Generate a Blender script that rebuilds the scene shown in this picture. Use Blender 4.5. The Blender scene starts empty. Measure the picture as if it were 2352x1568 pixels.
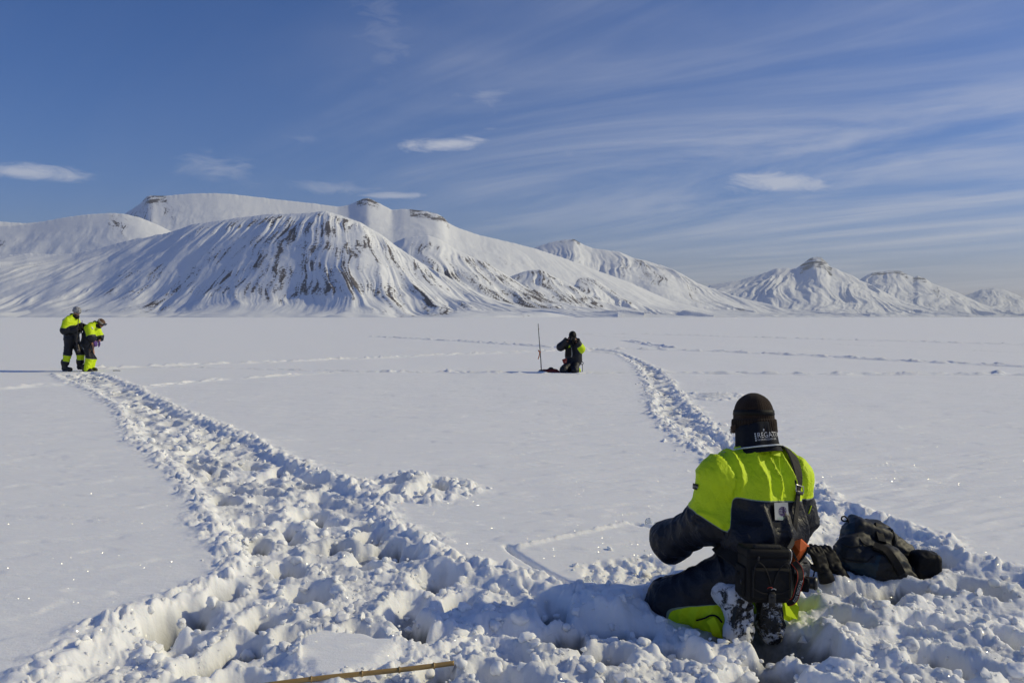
import bpy, bmesh, math, random
import numpy as np
from mathutils import Vector, Matrix

random.seed(7)
S = bpy.context.scene
COL = S.collection
R = math.radians

# ------------------------------------------------------------------ camera
CAMH = 1.5
FV, CXV, HYV = 1960.0, 1176.0, 728.0          # focal length, centre and horizon measured on the photograph
cam = bpy.data.cameras.new('camera')
camo = bpy.data.objects.new('camera', cam)
COL.objects.link(camo)
camo.location = (0, 0, CAMH)
camo.rotation_euler = (R(90), 0, 0)
cam.sensor_width = 36.0
cam.lens = 36.0 * FV / 2352.0
cam.shift_y = -56.0 / 2352.0
cam.clip_start = 0.1
cam.clip_end = 120000.0
S.camera = camo

# ------------------------------------------------------------------ sun and sky
SUN_EL, SUN_D = 29.5, 6.0                      # elevation, degrees beyond the camera's right
world = bpy.data.worlds.new('World')
S.world = world
world.use_nodes = True
wn, wl = world.node_tree.nodes, world.node_tree.links
for n in list(wn):
    wn.remove(n)


def N(tree, kind, **kw):
    n = tree.nodes.new(kind)
    for k, v in kw.items():
        if k.startswith('i_'):
            key = k[2:]
            n.inputs[int(key) if key.isdigit() else key.replace('_', ' ')].default_value = v
        else:
            setattr(n, k, v)
    return n


def mth(t, op, a, b=None, c=None, clamp=False):
    n = t.nodes.new('ShaderNodeMath')
    n.operation = op
    n.use_clamp = clamp
    for i, v in enumerate((a, b, c)):
        if v is None:
            continue
        if isinstance(v, (int, float)):
            n.inputs[i].default_value = v
        else:
            t.links.new(v, n.inputs[i])
    return n.outputs[0]


def sstep(t, val, lo, hi, a=0.0, b=1.0):
    n = t.nodes.new('ShaderNodeMapRange')
    n.interpolation_type = 'SMOOTHSTEP'
    t.links.new(val, n.inputs[0])
    n.inputs[1].default_value = lo
    n.inputs[2].default_value = hi
    n.inputs[3].default_value = a
    n.inputs[4].default_value = b
    return n.outputs[0]


def comb(t, x, y, z=0.0):
    n = t.nodes.new('ShaderNodeCombineXYZ')
    for i, v in enumerate((x, y, z)):
        if isinstance(v, (int, float)):
            n.inputs[i].default_value = v
        else:
            t.links.new(v, n.inputs[i])
    return n.outputs[0]


def mixc(t, fac, a, b):
    n = t.nodes.new('ShaderNodeMix')
    n.data_type = 'RGBA'
    for sock, v in ((n.inputs[0], fac), (n.inputs[6], a), (n.inputs[7], b)):
        if isinstance(v, (int, float)):
            sock.default_value = v
        elif isinstance(v, tuple):
            sock.default_value = v if len(v) == 4 else (*v, 1)
        else:
            t.links.new(v, sock)
    return n.outputs[2]


def noise_tex(t, vec, scale, detail=3.0, rough=0.5, dist=0.0):
    n = t.nodes.new('ShaderNodeTexNoise')
    n.inputs['Scale'].default_value = scale
    n.inputs['Detail'].default_value = detail
    n.inputs['Roughness'].default_value = rough
    n.inputs['Distortion'].default_value = dist
    if vec is not None:
        t.links.new(vec, n.inputs['Vector'])
    return n.outputs[0]


def build_sky():
    t = world.node_tree
    out = N(t, 'ShaderNodeOutputWorld')
    bg = N(t, 'ShaderNodeBackground')
    sky = N(t, 'ShaderNodeTexSky', sky_type='NISHITA', sun_disc=False, sun_elevation=R(SUN_EL),
            sun_rotation=R(90 - SUN_D), altitude=0.0, air_density=1.0, dust_density=0.35, ozone_density=6.0)
    geo = N(t, 'ShaderNodeTexCoord')
    sep = N(t, 'ShaderNodeSeparateXYZ')
    t.links.new(geo.outputs['Generated'], sep.inputs[0])
    x, y, z = sep.outputs
    zz = mth(t, 'ADD', mth(t, 'MAXIMUM', z, 0.0), 0.06)
    px, py = mth(t, 'DIVIDE', x, zz), mth(t, 'DIVIDE', y, zz)
    # streak axes on the cirrus layer: along (-0.66, 0.75)
    al = mth(t, 'ADD', mth(t, 'MULTIPLY', px, -0.66), mth(t, 'MULTIPLY', py, 0.75))
    ac = mth(t, 'ADD', mth(t, 'MULTIPLY', px, 0.75), mth(t, 'MULTIPLY', py, 0.66))
    v1 = comb(t, mth(t, 'MULTIPLY', al, 0.38), ac, 3.1)
    n1 = noise_tex(t, v1, 0.75, 9.0, 0.62, 1.8)
    v2 = comb(t, mth(t, 'MULTIPLY', al, 0.5), mth(t, 'MULTIPLY', ac, 0.6), 7.7)
    n2 = noise_tex(t, v2, 0.55, 4.0, 0.55, 0.6)
    v3 = comb(t, mth(t, 'MULTIPLY', al, 0.12), mth(t, 'MULTIPLY', ac, 2.2), 1.3)
    n3 = noise_tex(t, v3, 1.0, 6.0, 0.62, 1.2)
    # a bank of cirrus that thickens along the layer towards the right
    bank = sstep(t, mth(t, 'ADD', mth(t, 'MULTIPLY', px, 0.20), mth(t, 'MULTIPLY', n2, 2.0)), 0.60, 1.65)
    veil = mth(t, 'MULTIPLY', sstep(t, n1, 0.30, 0.80), bank)
    fine = mth(t, 'MULTIPLY', sstep(t, n3, 0.38, 0.82), mth(t, 'MULTIPLY_ADD', bank, 0.8, 0.12))
    cir = mth(t, 'MULTIPLY_ADD', fine, 0.20, mth(t, 'MULTIPLY', veil, 0.52))
    # small lens-shaped clouds standing over the fjord: (tan azimuth, tan elevation, half width, half height, density)
    iy = mth(t, 'DIVIDE', 1.0, mth(t, 'MAXIMUM', y, 0.05))
    ux, uz = mth(t, 'MULTIPLY', x, iy), mth(t, 'MULTIPLY', z, iy)
    wob = noise_tex(t, comb(t, mth(t, 'MULTIPLY', ux, 1.0), mth(t, 'MULTIPLY', uz, 3.0), 0.4), 20.0, 8.0, 0.68, 0.8)
    wob = mth(t, 'SUBTRACT', wob, 0.5)
    front = sstep(t, y, 0.05, 0.2)
    tot = None
    for (cx, cy, hw, hh, den, tilt) in (
            (1030, 331, 118, 19, .72, -.02), (78, 396, 128, 20, .62, .06), (1790, 420, 140, 25, .66, .02), (905, 449, 80, 9, .52, .0),
            (1110, 222, 105, 48, .34, -.35), (505, 390, 105, 34, .30, .15), (690, 318, 50, 22, .18, 0), (1310, 352, 90, 26, .25, -.15),
            (890, 90, 110, 130, .17, .6), (1130, 296, 40, 7, .3, 0), (760, 432, 140, 16, .28, .05)):
        a, b = (cx - CXV) / FV, (HYV - cy) / FV
        du = mth(t, 'DIVIDE', mth(t, 'SUBTRACT', ux, a), hw / FV)
        dv = mth(t, 'DIVIDE', mth(t, 'SUBTRACT', mth(t, 'MULTIPLY_ADD', mth(t, 'SUBTRACT', ux, a), tilt, uz), b), hh / FV)
        # flat undersides: squash the lower half
        d = mth(t, 'SQRT', mth(t, 'ADD', mth(t, 'MULTIPLY', du, du), mth(t, 'MULTIPLY', dv, dv)))
        d = mth(t, 'ADD', d, mth(t, 'MULTIPLY', wob, 3.4 if den < .5 else 2.0))
        m = sstep(t, d, 1.25 if den > .5 else 1.3, 0.15 if den > .5 else -0.6, 0.0, den)
        tot = m if tot is None else mth(t, 'MAXIMUM', tot, m)
    tot = mth(t, 'MULTIPLY', tot, front)
    above = sstep(t, z, 0.0, 0.03)
    cl = mth(t, 'MULTIPLY', mth(t, 'MAXIMUM', tot, cir), above, clamp=True)
    hsv = N(t, 'ShaderNodeHueSaturation', i_Saturation=SKY_SAT, i_Value=1.0)
    t.links.new(sky.outputs[0], hsv.inputs['Color'])
    tint = N(t, 'ShaderNodeMix', data_type='RGBA', blend_type='MULTIPLY')
    tint.inputs[0].default_value = 1.0
    tint.inputs[7].default_value = (*SKY_TINT, 1)
    t.links.new(hsv.outputs[0], tint.inputs[6])
    colr = mixc(t, cl, tint.outputs[2], CLOUD)
    t.links.new(colr, bg.inputs[0])
    bg.inputs[1].default_value = SKY_STR
    t.links.new(bg.outputs[0], out.inputs[0])


SKY_STR = 0.067
SKY_SAT = 1.18
SKY_TINT = (1.08, 0.92, 1.15)
CLOUD = (8.6, 8.8, 9.6, 1)
build_sky()

sun = bpy.data.lights.new('sun', 'SUN')
suno = bpy.data.objects.new('sun', sun)
COL.objects.link(suno)
sun.energy = 2.5
sun.angle = R(0.53)
sun.color = (1.0, 0.89, 0.56)
sdir = Vector((math.cos(R(SUN_EL)) * math.cos(R(SUN_D)), math.cos(R(SUN_EL)) * math.sin(R(SUN_D)), math.sin(R(SUN_EL))))
suno.rotation_euler = sdir.to_track_quat('Z', 'Y').to_euler()
suno.location = sdir * 50

S.view_settings.view_transform = 'Standard'
S.view_settings.look = 'None'
S.view_settings.exposure = 0.14
S.view_settings.gamma = 1.0
S.view_settings.use_curve_mapping = False
S.render.engine = 'CYCLES'
S.cycles.max_bounces = 8
S.cycles.diffuse_bounces = 4
S.cycles.volume_bounces = 0


# ------------------------------------------------------------------ helpers
def V(px, py, Y):
    """a point at depth Y seen at (px, py) in the photograph"""
    return np.array([(px - CXV) / FV * Y, Y, CAMH - (py - HYV) / FV * Y])


def G(px, py, z=0.0):
    """the point of the level z seen at (px, py)"""
    Y = (CAMH - z) * FV / (py - HYV)
    return np.array([(px - CXV) / FV * Y, Y, z])


_rng = np.random.RandomState(11)
_perm = _rng.permutation(512).astype(np.int64)
_perm = np.concatenate([_perm, _perm, _perm])
_g2 = np.stack([np.cos(np.arange(512) * 2.399963), np.sin(np.arange(512) * 2.399963)], 1)
_g3 = _rng.normal(size=(512, 3))
_g3 /= np.linalg.norm(_g3, axis=1)[:, None]


def pn2(x, y):
    xi, yi = np.floor(x).astype(np.int64), np.floor(y).astype(np.int64)
    xf, yf = x - xi, y - yi
    u, v = xf * xf * xf * (xf * (xf * 6 - 15) + 10), yf * yf * yf * (yf * (yf * 6 - 15) + 10)

    def g(ix, iy, fx, fy):
        gr = _g2[_perm[_perm[ix & 511] + (iy & 511)] & 511]
        return gr[..., 0] * fx + gr[..., 1] * fy
    a, b = g(xi, yi, xf, yf), g(xi + 1, yi, xf - 1, yf)
    c, d = g(xi, yi + 1, xf, yf - 1), g(xi + 1, yi + 1, xf - 1, yf - 1)
    return (a + (b - a) * u + ((c + (d - c) * u) - (a + (b - a) * u)) * v) * 1.5


def pn3(p):
    i = np.floor(p).astype(np.int64)
    f = p - i
    w = f * f * f * (f * (f * 6 - 15) + 10)
    out = np.zeros(p.shape[:-1])
    for dx in (0, 1):
        for dy in (0, 1):
            for dz in (0, 1):
                h = _perm[_perm[_perm[(i[..., 0] + dx) & 511] + ((i[..., 1] + dy) & 511)] + ((i[..., 2] + dz) & 511)] & 511
                gr = _g3[h]
                val = gr[..., 0] * (f[..., 0] - dx) + gr[..., 1] * (f[..., 1] - dy) + gr[..., 2] * (f[..., 2] - dz)
                wt = (w[..., 0] if dx else 1 - w[..., 0]) * (w[..., 1] if dy else 1 - w[..., 1]) * (w[..., 2] if dz else 1 - w[..., 2])
                out += wt * val
    return out * 1.5


def fbm2(x, y, o=4, g=0.5):
    s, a, r = 0, 1.0, 0.0
    for k in range(o):
        r = r + a * pn2(x * 2 ** k + 17.3 * k, y * 2 ** k + 5.1 * k)
        s += a
        a *= g
    return r / s


def worley(x, y, jit=0.9):
    """distance to the nearest of one jittered point per unit cell, and that cell's random number"""
    xi, yi = np.floor(x).astype(np.int64), np.floor(y).astype(np.int64)
    best = np.full(x.shape, 9.0)
    rnd = np.zeros(x.shape)
    for dx in (-1, 0, 1):
        for dy in (-1, 0, 1):
            h = _perm[_perm[(xi + dx) & 511] + ((yi + dy) & 511)]
            h2 = _perm[h + 91]
            cx = xi + dx + 0.5 + (h / 511.0 - .5) * jit
            cy = yi + dy + 0.5 + (h2 / 511.0 - .5) * jit
            d = (x - cx) ** 2 + (y - cy) ** 2
            m = d < best
            best = np.where(m, d, best)
            rnd = np.where(m, _perm[h2 + 33] / 511.0, rnd)
    return np.sqrt(best), rnd


def sm(x, a, b):
    t = np.clip((x - a) / (b - a), 0, 1)
    return t * t * (3 - 2 * t)


def tag(o, label=None, cat=None, group=None, kind=None):
    if label:
        o['label'] = label
    if cat:
        o['category'] = cat
    if group:
        o['group'] = group
    if kind:
        o['kind'] = kind
    return o


def mesh_obj(name, verts, quads, mat, parent=None, attrs=None, tris=None, smooth=True):
    me = bpy.data.meshes.new(name)
    verts = np.asarray(verts, dtype=np.float32)
    faces = []
    if quads is not None and len(quads):
        faces.append((np.asarray(quads, dtype=np.int32), 4))
    if tris is not None and len(tris):
        faces.append((np.asarray(tris, dtype=np.int32), 3))
    nl = sum(f.size for f, _ in faces)
    nf = sum(len(f) for f, _ in faces)
    me.vertices.add(len(verts))
    me.vertices.foreach_set('co', verts.ravel())
    me.loops.add(nl)
    me.loops.foreach_set('vertex_index', np.concatenate([f.ravel() for f, _ in faces]))
    me.polygons.add(nf)
    st, o = [], 0
    for f, k in faces:
        st.append(o + np.arange(len(f)) * k)
        o += f.size
    me.polygons.foreach_set('loop_start', np.concatenate(st).astype(np.int32))
    me.update(calc_edges=True)
    me.validate()
    me.polygons.foreach_set('use_smooth', np.full(len(me.polygons), smooth))
    for k, a in (attrs or {}).items():
        at = me.attributes.new(k, 'FLOAT', 'POINT')
        at.data.foreach_set('value', np.asarray(a, dtype=np.float32))
    if mat:
        me.materials.append(mat)
    ob = bpy.data.objects.new(name, me)
    COL.objects.link(ob)
    if parent:
        ob.parent = parent
    return ob


def grid_quads(nr, nc):
    a = (np.arange(nr - 1)[:, None] * nc + np.arange(nc - 1)[None, :]).ravel()
    return np.stack([a, a + 1, a + nc + 1, a + nc], 1)


def empty(name, loc=(0, 0, 0)):
    o = bpy.data.objects.new(name, None)
    o.empty_display_size = 0.1
    COL.objects.link(o)
    o.location = loc
    return o


# ------------------------------------------------------------------ materials
def mat_new(name):
    m = bpy.data.materials.new(name)
    m.use_nodes = True
    t = m.node_tree
    b = t.nodes['Principled BSDF']
    return m, t, b


def attr(t, name):
    n = t.nodes.new('ShaderNodeAttribute')
    n.attribute_name = name
    return n.outputs['Fac']


def bump(t, b, h, strength, dist):
    n = t.nodes.new('ShaderNodeBump')
    n.inputs['Strength'].default_value = strength
    n.inputs['Distance'].default_value = dist
    t.links.new(h, n.inputs['Height'])
    t.links.new(n.outputs[0], b.inputs['Normal'])
    return n


SNOW = (0.91, 0.92, 0.93)


def snow_material(name='snow', glints=True, ground=True):
    m, t, b = mat_new(name)
    geo = t.nodes.new('ShaderNodeNewGeometry')
    pos = geo.outputs['Position']
    if ground:
        sl = attr(t, 'slush_dim')
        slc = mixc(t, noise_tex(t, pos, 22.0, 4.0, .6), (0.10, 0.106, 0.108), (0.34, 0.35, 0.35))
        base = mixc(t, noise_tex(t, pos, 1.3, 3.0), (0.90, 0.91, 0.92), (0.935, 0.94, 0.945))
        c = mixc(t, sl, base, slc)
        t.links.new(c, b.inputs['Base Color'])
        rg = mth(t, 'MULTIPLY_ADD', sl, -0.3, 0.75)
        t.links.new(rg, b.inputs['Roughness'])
    else:
        b.inputs['Base Color'].default_value = (*SNOW, 1)
        b.inputs['Roughness'].default_value = 0.75
    b.inputs['Specular IOR Level'].default_value = 0.15
    b.inputs['Subsurface Weight'].default_value = 0.5
    b.inputs['Subsurface Radius'].default_value = (0.9, 1.0, 1.15)
    b.inputs['Subsurface Scale'].default_value = 0.03
    mp = t.nodes.new('ShaderNodeMapping')
    mp.inputs['Scale'].default_value = (1.0, 3.2, 1.0)
    mp.inputs['Rotation'].default_value = (0, 0, R(14))
    t.links.new(pos, mp.inputs[0])
    n1 = noise_tex(t, mp.outputs[0], 7.0, 5.0, .62)          # wind crust
    n2 = noise_tex(t, pos, 85.0, 3.0, .65)                    # grain
    h = mth(t, 'ADD', mth(t, 'MULTIPLY', n1, 0.014 if ground else 0.002), mth(t, 'MULTIPLY', n2, 0.0042))
    bump(t, b, h, 0.55, 1.0)
    if glints:
        vo = t.nodes.new('ShaderNodeTexVoronoi')
        vo.inputs['Scale'].default_value = 105.0
        vo.inputs['Randomness'].default_value = 1.0
        t.links.new(pos, vo.inputs['Vector'])
        vm = t.nodes.new('ShaderNodeVectorMath')
        vm.operation = 'MULTIPLY_ADD'
        t.links.new(vo.outputs['Color'], vm.inputs[0])
        vm.inputs[1].default_value = (2.4, 2.4, 0.6)
        vm.inputs[2].default_value = (-1.2, -1.2, 0.5)
        nz = t.nodes.new('ShaderNodeVectorMath')
        nz.operation = 'NORMALIZE'
        t.links.new(vm.outputs[0], nz.inputs[0])
        gl = t.nodes.new('ShaderNodeBsdfGlossy')
        gl.inputs['Roughness'].default_value = 0.17
        t.links.new(nz.outputs[0], gl.inputs['Normal'])
        near = sstep(t, vo.outputs['Distance'], 0.30, 0.24)
        f = mth(t, 'MULTIPLY', near, GLINT)
        t.links.new(comb(t, f, f, f), gl.inputs['Color'])
        mx = t.nodes.new('ShaderNodeAddShader')
        t.links.new(b.outputs[0], mx.inputs[0])
        t.links.new(gl.outputs[0], mx.inputs[1])
        t.links.new(mx.outputs[0], t.nodes['Material Output'].inputs[0])
    return m


GLINT = 0.09
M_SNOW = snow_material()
M_CLOD = snow_material('snow_clods', glints=False, ground=False)


def mountain_material(name, rockc, rockc2):
    m, t, b = mat_new(name)
    geo = t.nodes.new('ShaderNodeNewGeometry')
    pos = geo.outputs['Position']
    mp = t.nodes.new('ShaderNodeMapping')
    mp.inputs['Scale'].default_value = (1, 1, 2.5)
    t.links.new(pos, mp.inputs[0])
    n = noise_tex(t, mp.outputs[0], 0.075, 6.0, .70)
    k = sstep(t, mth(t, 'ADD', attr(t, 'rock'), mth(t, 'MULTIPLY', mth(t, 'SUBTRACT', n, .5), 2.3)), 0.46, 0.62)
    rc = mixc(t, noise_tex(t, pos, 0.03, 5.0, .65), rockc, rockc2)
    t.links.new(mixc(t, k, (0.84, 0.86, 0.89), rc), b.inputs['Base Color'])
    b.inputs['Roughness'].default_value = 0.85
    b.inputs['Specular IOR Level'].default_value = 0.1
    h = mth(t, 'ADD', mth(t, 'MULTIPLY', noise_tex(t, pos, 0.02, 6.0, .6), 4.0), mth(t, 'MULTIPLY', k, 2.0))
    bump(t, b, h, 0.55, 1.0)
    return m


M_MT = mountain_material('mountain_snow', (0.085, 0.078, 0.080), (0.20, 0.18, 0.175))
M_MTF = mountain_material('far_mountain_snow', (0.10, 0.10, 0.115), (0.16, 0.155, 0.16))


# ------------------------------------------------------------------ mountains
def interp(pts, x):
    p = np.array(pts, dtype=float)
    return np.interp(x, p[:, 0], p[:, 1])


def smooth1(a, n):
    k = np.hanning(n + 2)[1:-1]
    k /= k.sum()
    return np.convolve(np.pad(a, n, mode='edge'), k, 'same')[n:-n]


GUL = 0.8


def mountain(name, sky, ridge_d, base_d, step, rows, back, gul, rough, fan, mix, rocks, caps, mat, seed, soft=5, foot=0.0, strata=0.0, crest=(.15, .85), sm0=3):
    """sky: skyline; ridge_d, base_d: depth of ridge and foot along it; gul: (width m, height m);
    fan: (centre, spread) of the gullies; rocks: (px, half width, t lo, t hi, amount); caps: (px lo, px hi, t lo, amount)"""
    p0, p1 = sky[0][0], sky[-1][0]
    px = np.arange(p0, p1, step)
    ys = interp(sky, px)
    if soft > 1:
        ys = smooth1(ys, soft)
    ys0 = ys
    ys = ys + 1.1 * fbm2(px * .09 + seed, px * 0 + 3.3, 4, .6) * sm(HYV - ys, 15, 60)
    D = smooth1(interp(ridge_d, px), 41)
    B = smooth1(interp(base_d, px), 41)
    zr = np.maximum((HYV - ys) / FV * D + CAMH, 1.0)
    B = B + (D - B) * 0.05 * fbm2(px * 0.005 + seed, px * 0 + seed, 2)
    tf = np.linspace(-0.03, 1, rows)
    tb = 1 + np.linspace(0, 1, back + 1)[1:] ** 1.3
    t = np.concatenate([tf, tb])[:, None]
    tc = np.clip(t, 0, 1)
    P = px[None, :] + 0 * t
    d = np.where(t <= 1, B[None] + (D - B)[None] * t, D[None] + (D - B)[None] * (t - 1) * 1.1)
    X = (P - CXV) / FV * d
    s = (1 - mix) * tc ** 1.65 + mix * (3 * tc ** 2 - 2 * tc ** 3)
    if foot:
        s = s * (1 - foot * (1 - sm(tc, 0.1, 0.55)))
    bk = np.clip(t - 1, 0, 1)
    s = np.where(t > 1, 1 - bk ** 1.2 * 1.02, s)
    s = np.where(t < 0, t * 0.4, s)
    # gullies fan out down the slope
    pc, k = fan
    warp = fbm2(X / 900 + seed, d / 900, 3) * gul[0] * 0.45
    q = (pc + (P - pc) / (1 + k * (1 - tc))) / FV * D[None] + warp
    q = q + 0.45 * gul[0] * fbm2(q / (gul[0] * 1.8) + seed, tc * 3.5 + seed, 3)
    g = 0
    a, tot = 1.0, 0
    for o in range(5):
        f = 2 ** o / gul[0]
        n = 1 - 2 * np.abs(pn2(q * f + seed * 3.1 + o * 9.7, tc * (0.8 + o * 0.6) + seed + o * 3))
        g = g + a * n
        tot += a
        a *= 0.52
    g = g / tot
    big = fbm2(X / (gul[0] * 6) + seed, d / (gul[0] * 9), 3)
    A = sm(tc, 0.06, 0.42) * (1 - 0.82 * sm(tc, 0.86, 1.0)) * np.where(t > 1, 0.3, 1)
    varg = 0.25 + 1.15 * np.clip(0.5 + 1.5 * fbm2(q / (gul[0] * 5) + seed * 2, tc * 2.5 + seed, 3), 0, 1.2)
    z0 = smooth1(np.maximum((HYV - ys0) / FV * D + CAMH, 1.0), sm0)
    zs_ = smooth1(z0, 51)
    zt = zs_[None] + (z0 - zs_)[None] * sm(tc, crest[0], crest[1]) + (zr - z0)[None] * sm(tc, .93, 1.0)
    h = zt * s + gul[1] * A * varg * (g - 0.35) * GUL + rough * (big * 1.0 * np.sqrt(np.clip(tc * (1.02 - tc) * 4, 0, 1)) + 0.16 * fbm2(X / 140, d / 140, 4, .55) * sm(tc, 0.1, .4) * (1 - .85 * sm(tc, .8, .95)))
    h = h + 0.5 * rough * sm(tc, 0.0, 0.05) * (1 - sm(tc, .15, .4)) * np.abs(fbm2(X / 260 + 9, d / 260, 3))
    # rock: where crests of the gullies are blown bare, and cap cliffs
    rk = np.zeros_like(h)
    for (rp, rw, lo, hi, am) in rocks:
        q2 = pc + (P - pc) / (1 + k * 0.8 * (1 - tc))
        w = np.exp(-((q2 - rp) / rw) ** 2) * sm(tc, lo - .10, lo + .10) * (1 - sm(tc, hi - .06, hi + .06))
        rk = np.maximum(rk, am * w)
    gg = sm(g, 0.05, 0.75)
    patch = np.clip(0.62 + 1.1 * fbm2(q / 70, tc * 6 + seed, 3), 0, 1.2)
    streak = np.clip(0.5 + 1.3 * fbm2(q / 10 + 7, tc * 6 + seed, 3, .6), 0, 1.2) ** 1.5
    lay = 0.5 + 0.5 * np.sin(h / 14.0 + 3 * fbm2(X / 600, d / 600, 2))
    rock = rk * ((0.30 + 0.70 * gg) * patch * (0.14 + 1.15 * streak) + 0.10 * lay)
    for (c0, c1, lo, am) in caps:
        w = sm(P, c0 - 4, c0 + 4) * (1 - sm(P, c1 - 4, c1 + 4)) * sm(tc, lo - 0.04, lo + 0.02) * (1 - sm(t, 1.0, 1.02))
        rock = np.maximum(rock, am * w * (0.12 + 0.28 * lay + .75 * np.clip(.5 + 1.5 * fbm2(X / (D[None] * .012), d / (D[None] * .012) + h / 40, 3), 0, 1)))
        h = h + w * 0 
    steep = np.zeros_like(h)
    if strata:
        h = h + strata * np.sin(h / 30.0) * sm(tc, 0.6, 0.9)
    v = np.stack([X, d + 0 * P, h], -1).reshape(-1, 3)
    ob = mesh_obj(name, v, grid_quads(*h.shape), mat, attrs={'rock': rock.ravel()})
    tag(ob, kind='structure')
    return ob


# the plateau behind on the left, with the small pyramid peak
mountain('plateau_mountain',
         [(-420, 560), (-250, 540), (-100, 500), (60, 512), (150, 503), (230, 497), (285, 492), (305, 480), (325, 466), (336, 453), (345, 450), (378, 451), (400, 449), (440, 446),
          (500, 445), (560, 450), (640, 458), (720, 466), (775, 473), (800, 470), (815, 463), (832, 456), (845, 453), (856, 458), (872, 466), (900, 481), (925, 479), (940, 480), (975, 484), (1003, 490), (1020, 500),
          (1030, 512), (1048, 522), (1100, 541), (1180, 560), (1230, 573), (1300, 596), (1370, 622), (1450, 650), (1540, 690), (1640, 716), (1760, 724)],
         [(-420, 6900), (300, 6700), (820, 6600), (1030, 6400), (1300, 6500), (1760, 6600)],
         [(-420, 4900), (800, 4500), (1000, 4400), (1300, 5000), (1760, 5500)],
         2.0, 110, 14, (330, 12), 55, (600, .35), .25,
         [(330, 60, .70, .98, .9), (395, 40, .72, .95, .7), (0, 30, .55, .75, 1.0), (1090, 120, .25, .8, .75), (1250, 110, .15, .55, 1.0), (960, 60, .45, .8, .55)],
         [(326, 384, .93, .9), (818, 872, .95, .85), (940, 1032, .94, .85)], M_MT, 3, soft=3, foot=.3, crest=(.5, .99), sm0=9)
# low shoulder in front of the plateau, far left
mountain('shoulder_mountain',
         [(-420, 545), (-200, 525), (0, 521), (70, 515), (150, 500), (200, 493), (250, 490), (285, 492), (320, 500), (360, 516), (410, 540), (470, 575), (540, 620), (600, 660)],
         [(-420, 5700), (600, 5300)], [(-420, 4500), (600, 4300)],
         2.2, 90, 12, (420, 20), 50, (300, .3), .4,
         [(270, 40, .75, 1.0, .8), (150, 30, .5, .7, .5), (5, 22, .6, .85, 1.1)], [], M_MT, 21, soft=5, foot=.2)
# the great bluff with its gullied face
mountain('bluff_mountain',
         [(-420, 615), (-200, 600), (0, 588), (60, 582), (170, 581), (230, 570), (290, 553), (400, 528), (450, 514), (550, 501), (620, 492), (700, 490), (745, 487), (765, 492), (790, 500), (830, 512),
          (880, 543), (930, 580), (980, 613), (1050, 650), (1130, 684), (1200, 704), (1300, 719), (1420, 726)],
         [(-420, 4900), (200, 4500), (620, 4030), (760, 3850), (850, 3800), (1000, 3680), (1420, 3500)],
         [(-420, 3850), (200, 3450), (600, 3020), (800, 2850), (1000, 2830), (1420, 3150)],
         1.5, 170, 14, (74, 32), 40, (760, 1.0), .50,
         [(790, 120, .28, .95, 1.05), (690, 110, .28, .92, 1.0), (590, 110, .26, .85, .88), (460, 100, .12, .62, .8), (890, 90, .16, .97, 1.2), (620, 240, .78, .97, .72), (980, 210, .03, .05, .8)],
         [], M_MT, 5, soft=7, foot=.35)
# spurs right of the bluff
mountain('spur_mountain',
         [(820, 620), (880, 570), (930, 545), (985, 541), (1010, 550), (1050, 575), (1090, 592), (1110, 598), (1150, 622), (1200, 654), (1250, 684), (1330, 706), (1430, 720)],
         [(820, 5000), (1430, 4500)], [(820, 3200), (1430, 3700)],
         1.8, 90, 10, (130, 42), 26, (900, .7), .35,
         [(985, 60, .35, .9, 1.0), (1110, 60, .2, 1.0, 1.5), (1180, 60, .25, 1.0, 1.2)], [], M_MT, 9, soft=5, foot=.2)
mountain('spur_mountain',
         [(1080, 680), (1150, 645), (1205, 622), (1240, 618), (1275, 635), (1310, 652), (1350, 678), (1400, 698), (1480, 716)],
         [(1080, 5400), (1480, 5100)], [(1080, 3900), (1480, 4300)],
         1.8, 80, 10, (120, 40), 22, (1150, .7), .35,
         [(1240, 70, .2, 1.0, 1.5), (1310, 60, .25, 1.0, 1.2)], [], M_MT, 14, soft=5, foot=.2)
mountain('spur_mountain',
         [(1220, 690), (1290, 650), (1330, 634), (1365, 640), (1400, 662), (1440, 682), (1480, 694), (1560, 712), (1640, 722)],
         [(1220, 6300), (1640, 6000)], [(1220, 4700), (1640, 5000)],
         1.8, 80, 10, (130, 42), 24, (1250, .7), .35,
         [(1345, 60, .3, 1.0, 1.2), (1420, 60, .25, 1.0, 1.1)], [], M_MT, 17, soft=5, foot=.2)
# the middle mountain
mountain('ridge_mountain',
         [(1120, 640), (1180, 590), (1230, 570), (1270, 556), (1298, 551), (1318, 549), (1334, 558), (1360, 570), (1390, 574), (1425, 580), (1455, 594), (1480, 598), (1510, 607), (1545, 620), (1600, 650), (1650, 668), (1720, 690),
          (1800, 708), (1900, 719), (2000, 724)],
         [(1120, 9000), (1330, 8700), (2000, 7800)], [(1120, 6400), (1500, 6300), (2000, 6900)],
         1.7, 110, 10, (190, 60), 70, (1330, .6), .3,
         [(1400, 70, .6, .98, .75), (1480, 50, .55, 1.0, .9), (1560, 60, .4, 1.0, .7), (1650, 70, .2, .6, .7)], [(1284, 1334, .975, .95)], M_MT, 33, soft=3, foot=.3)
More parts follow.
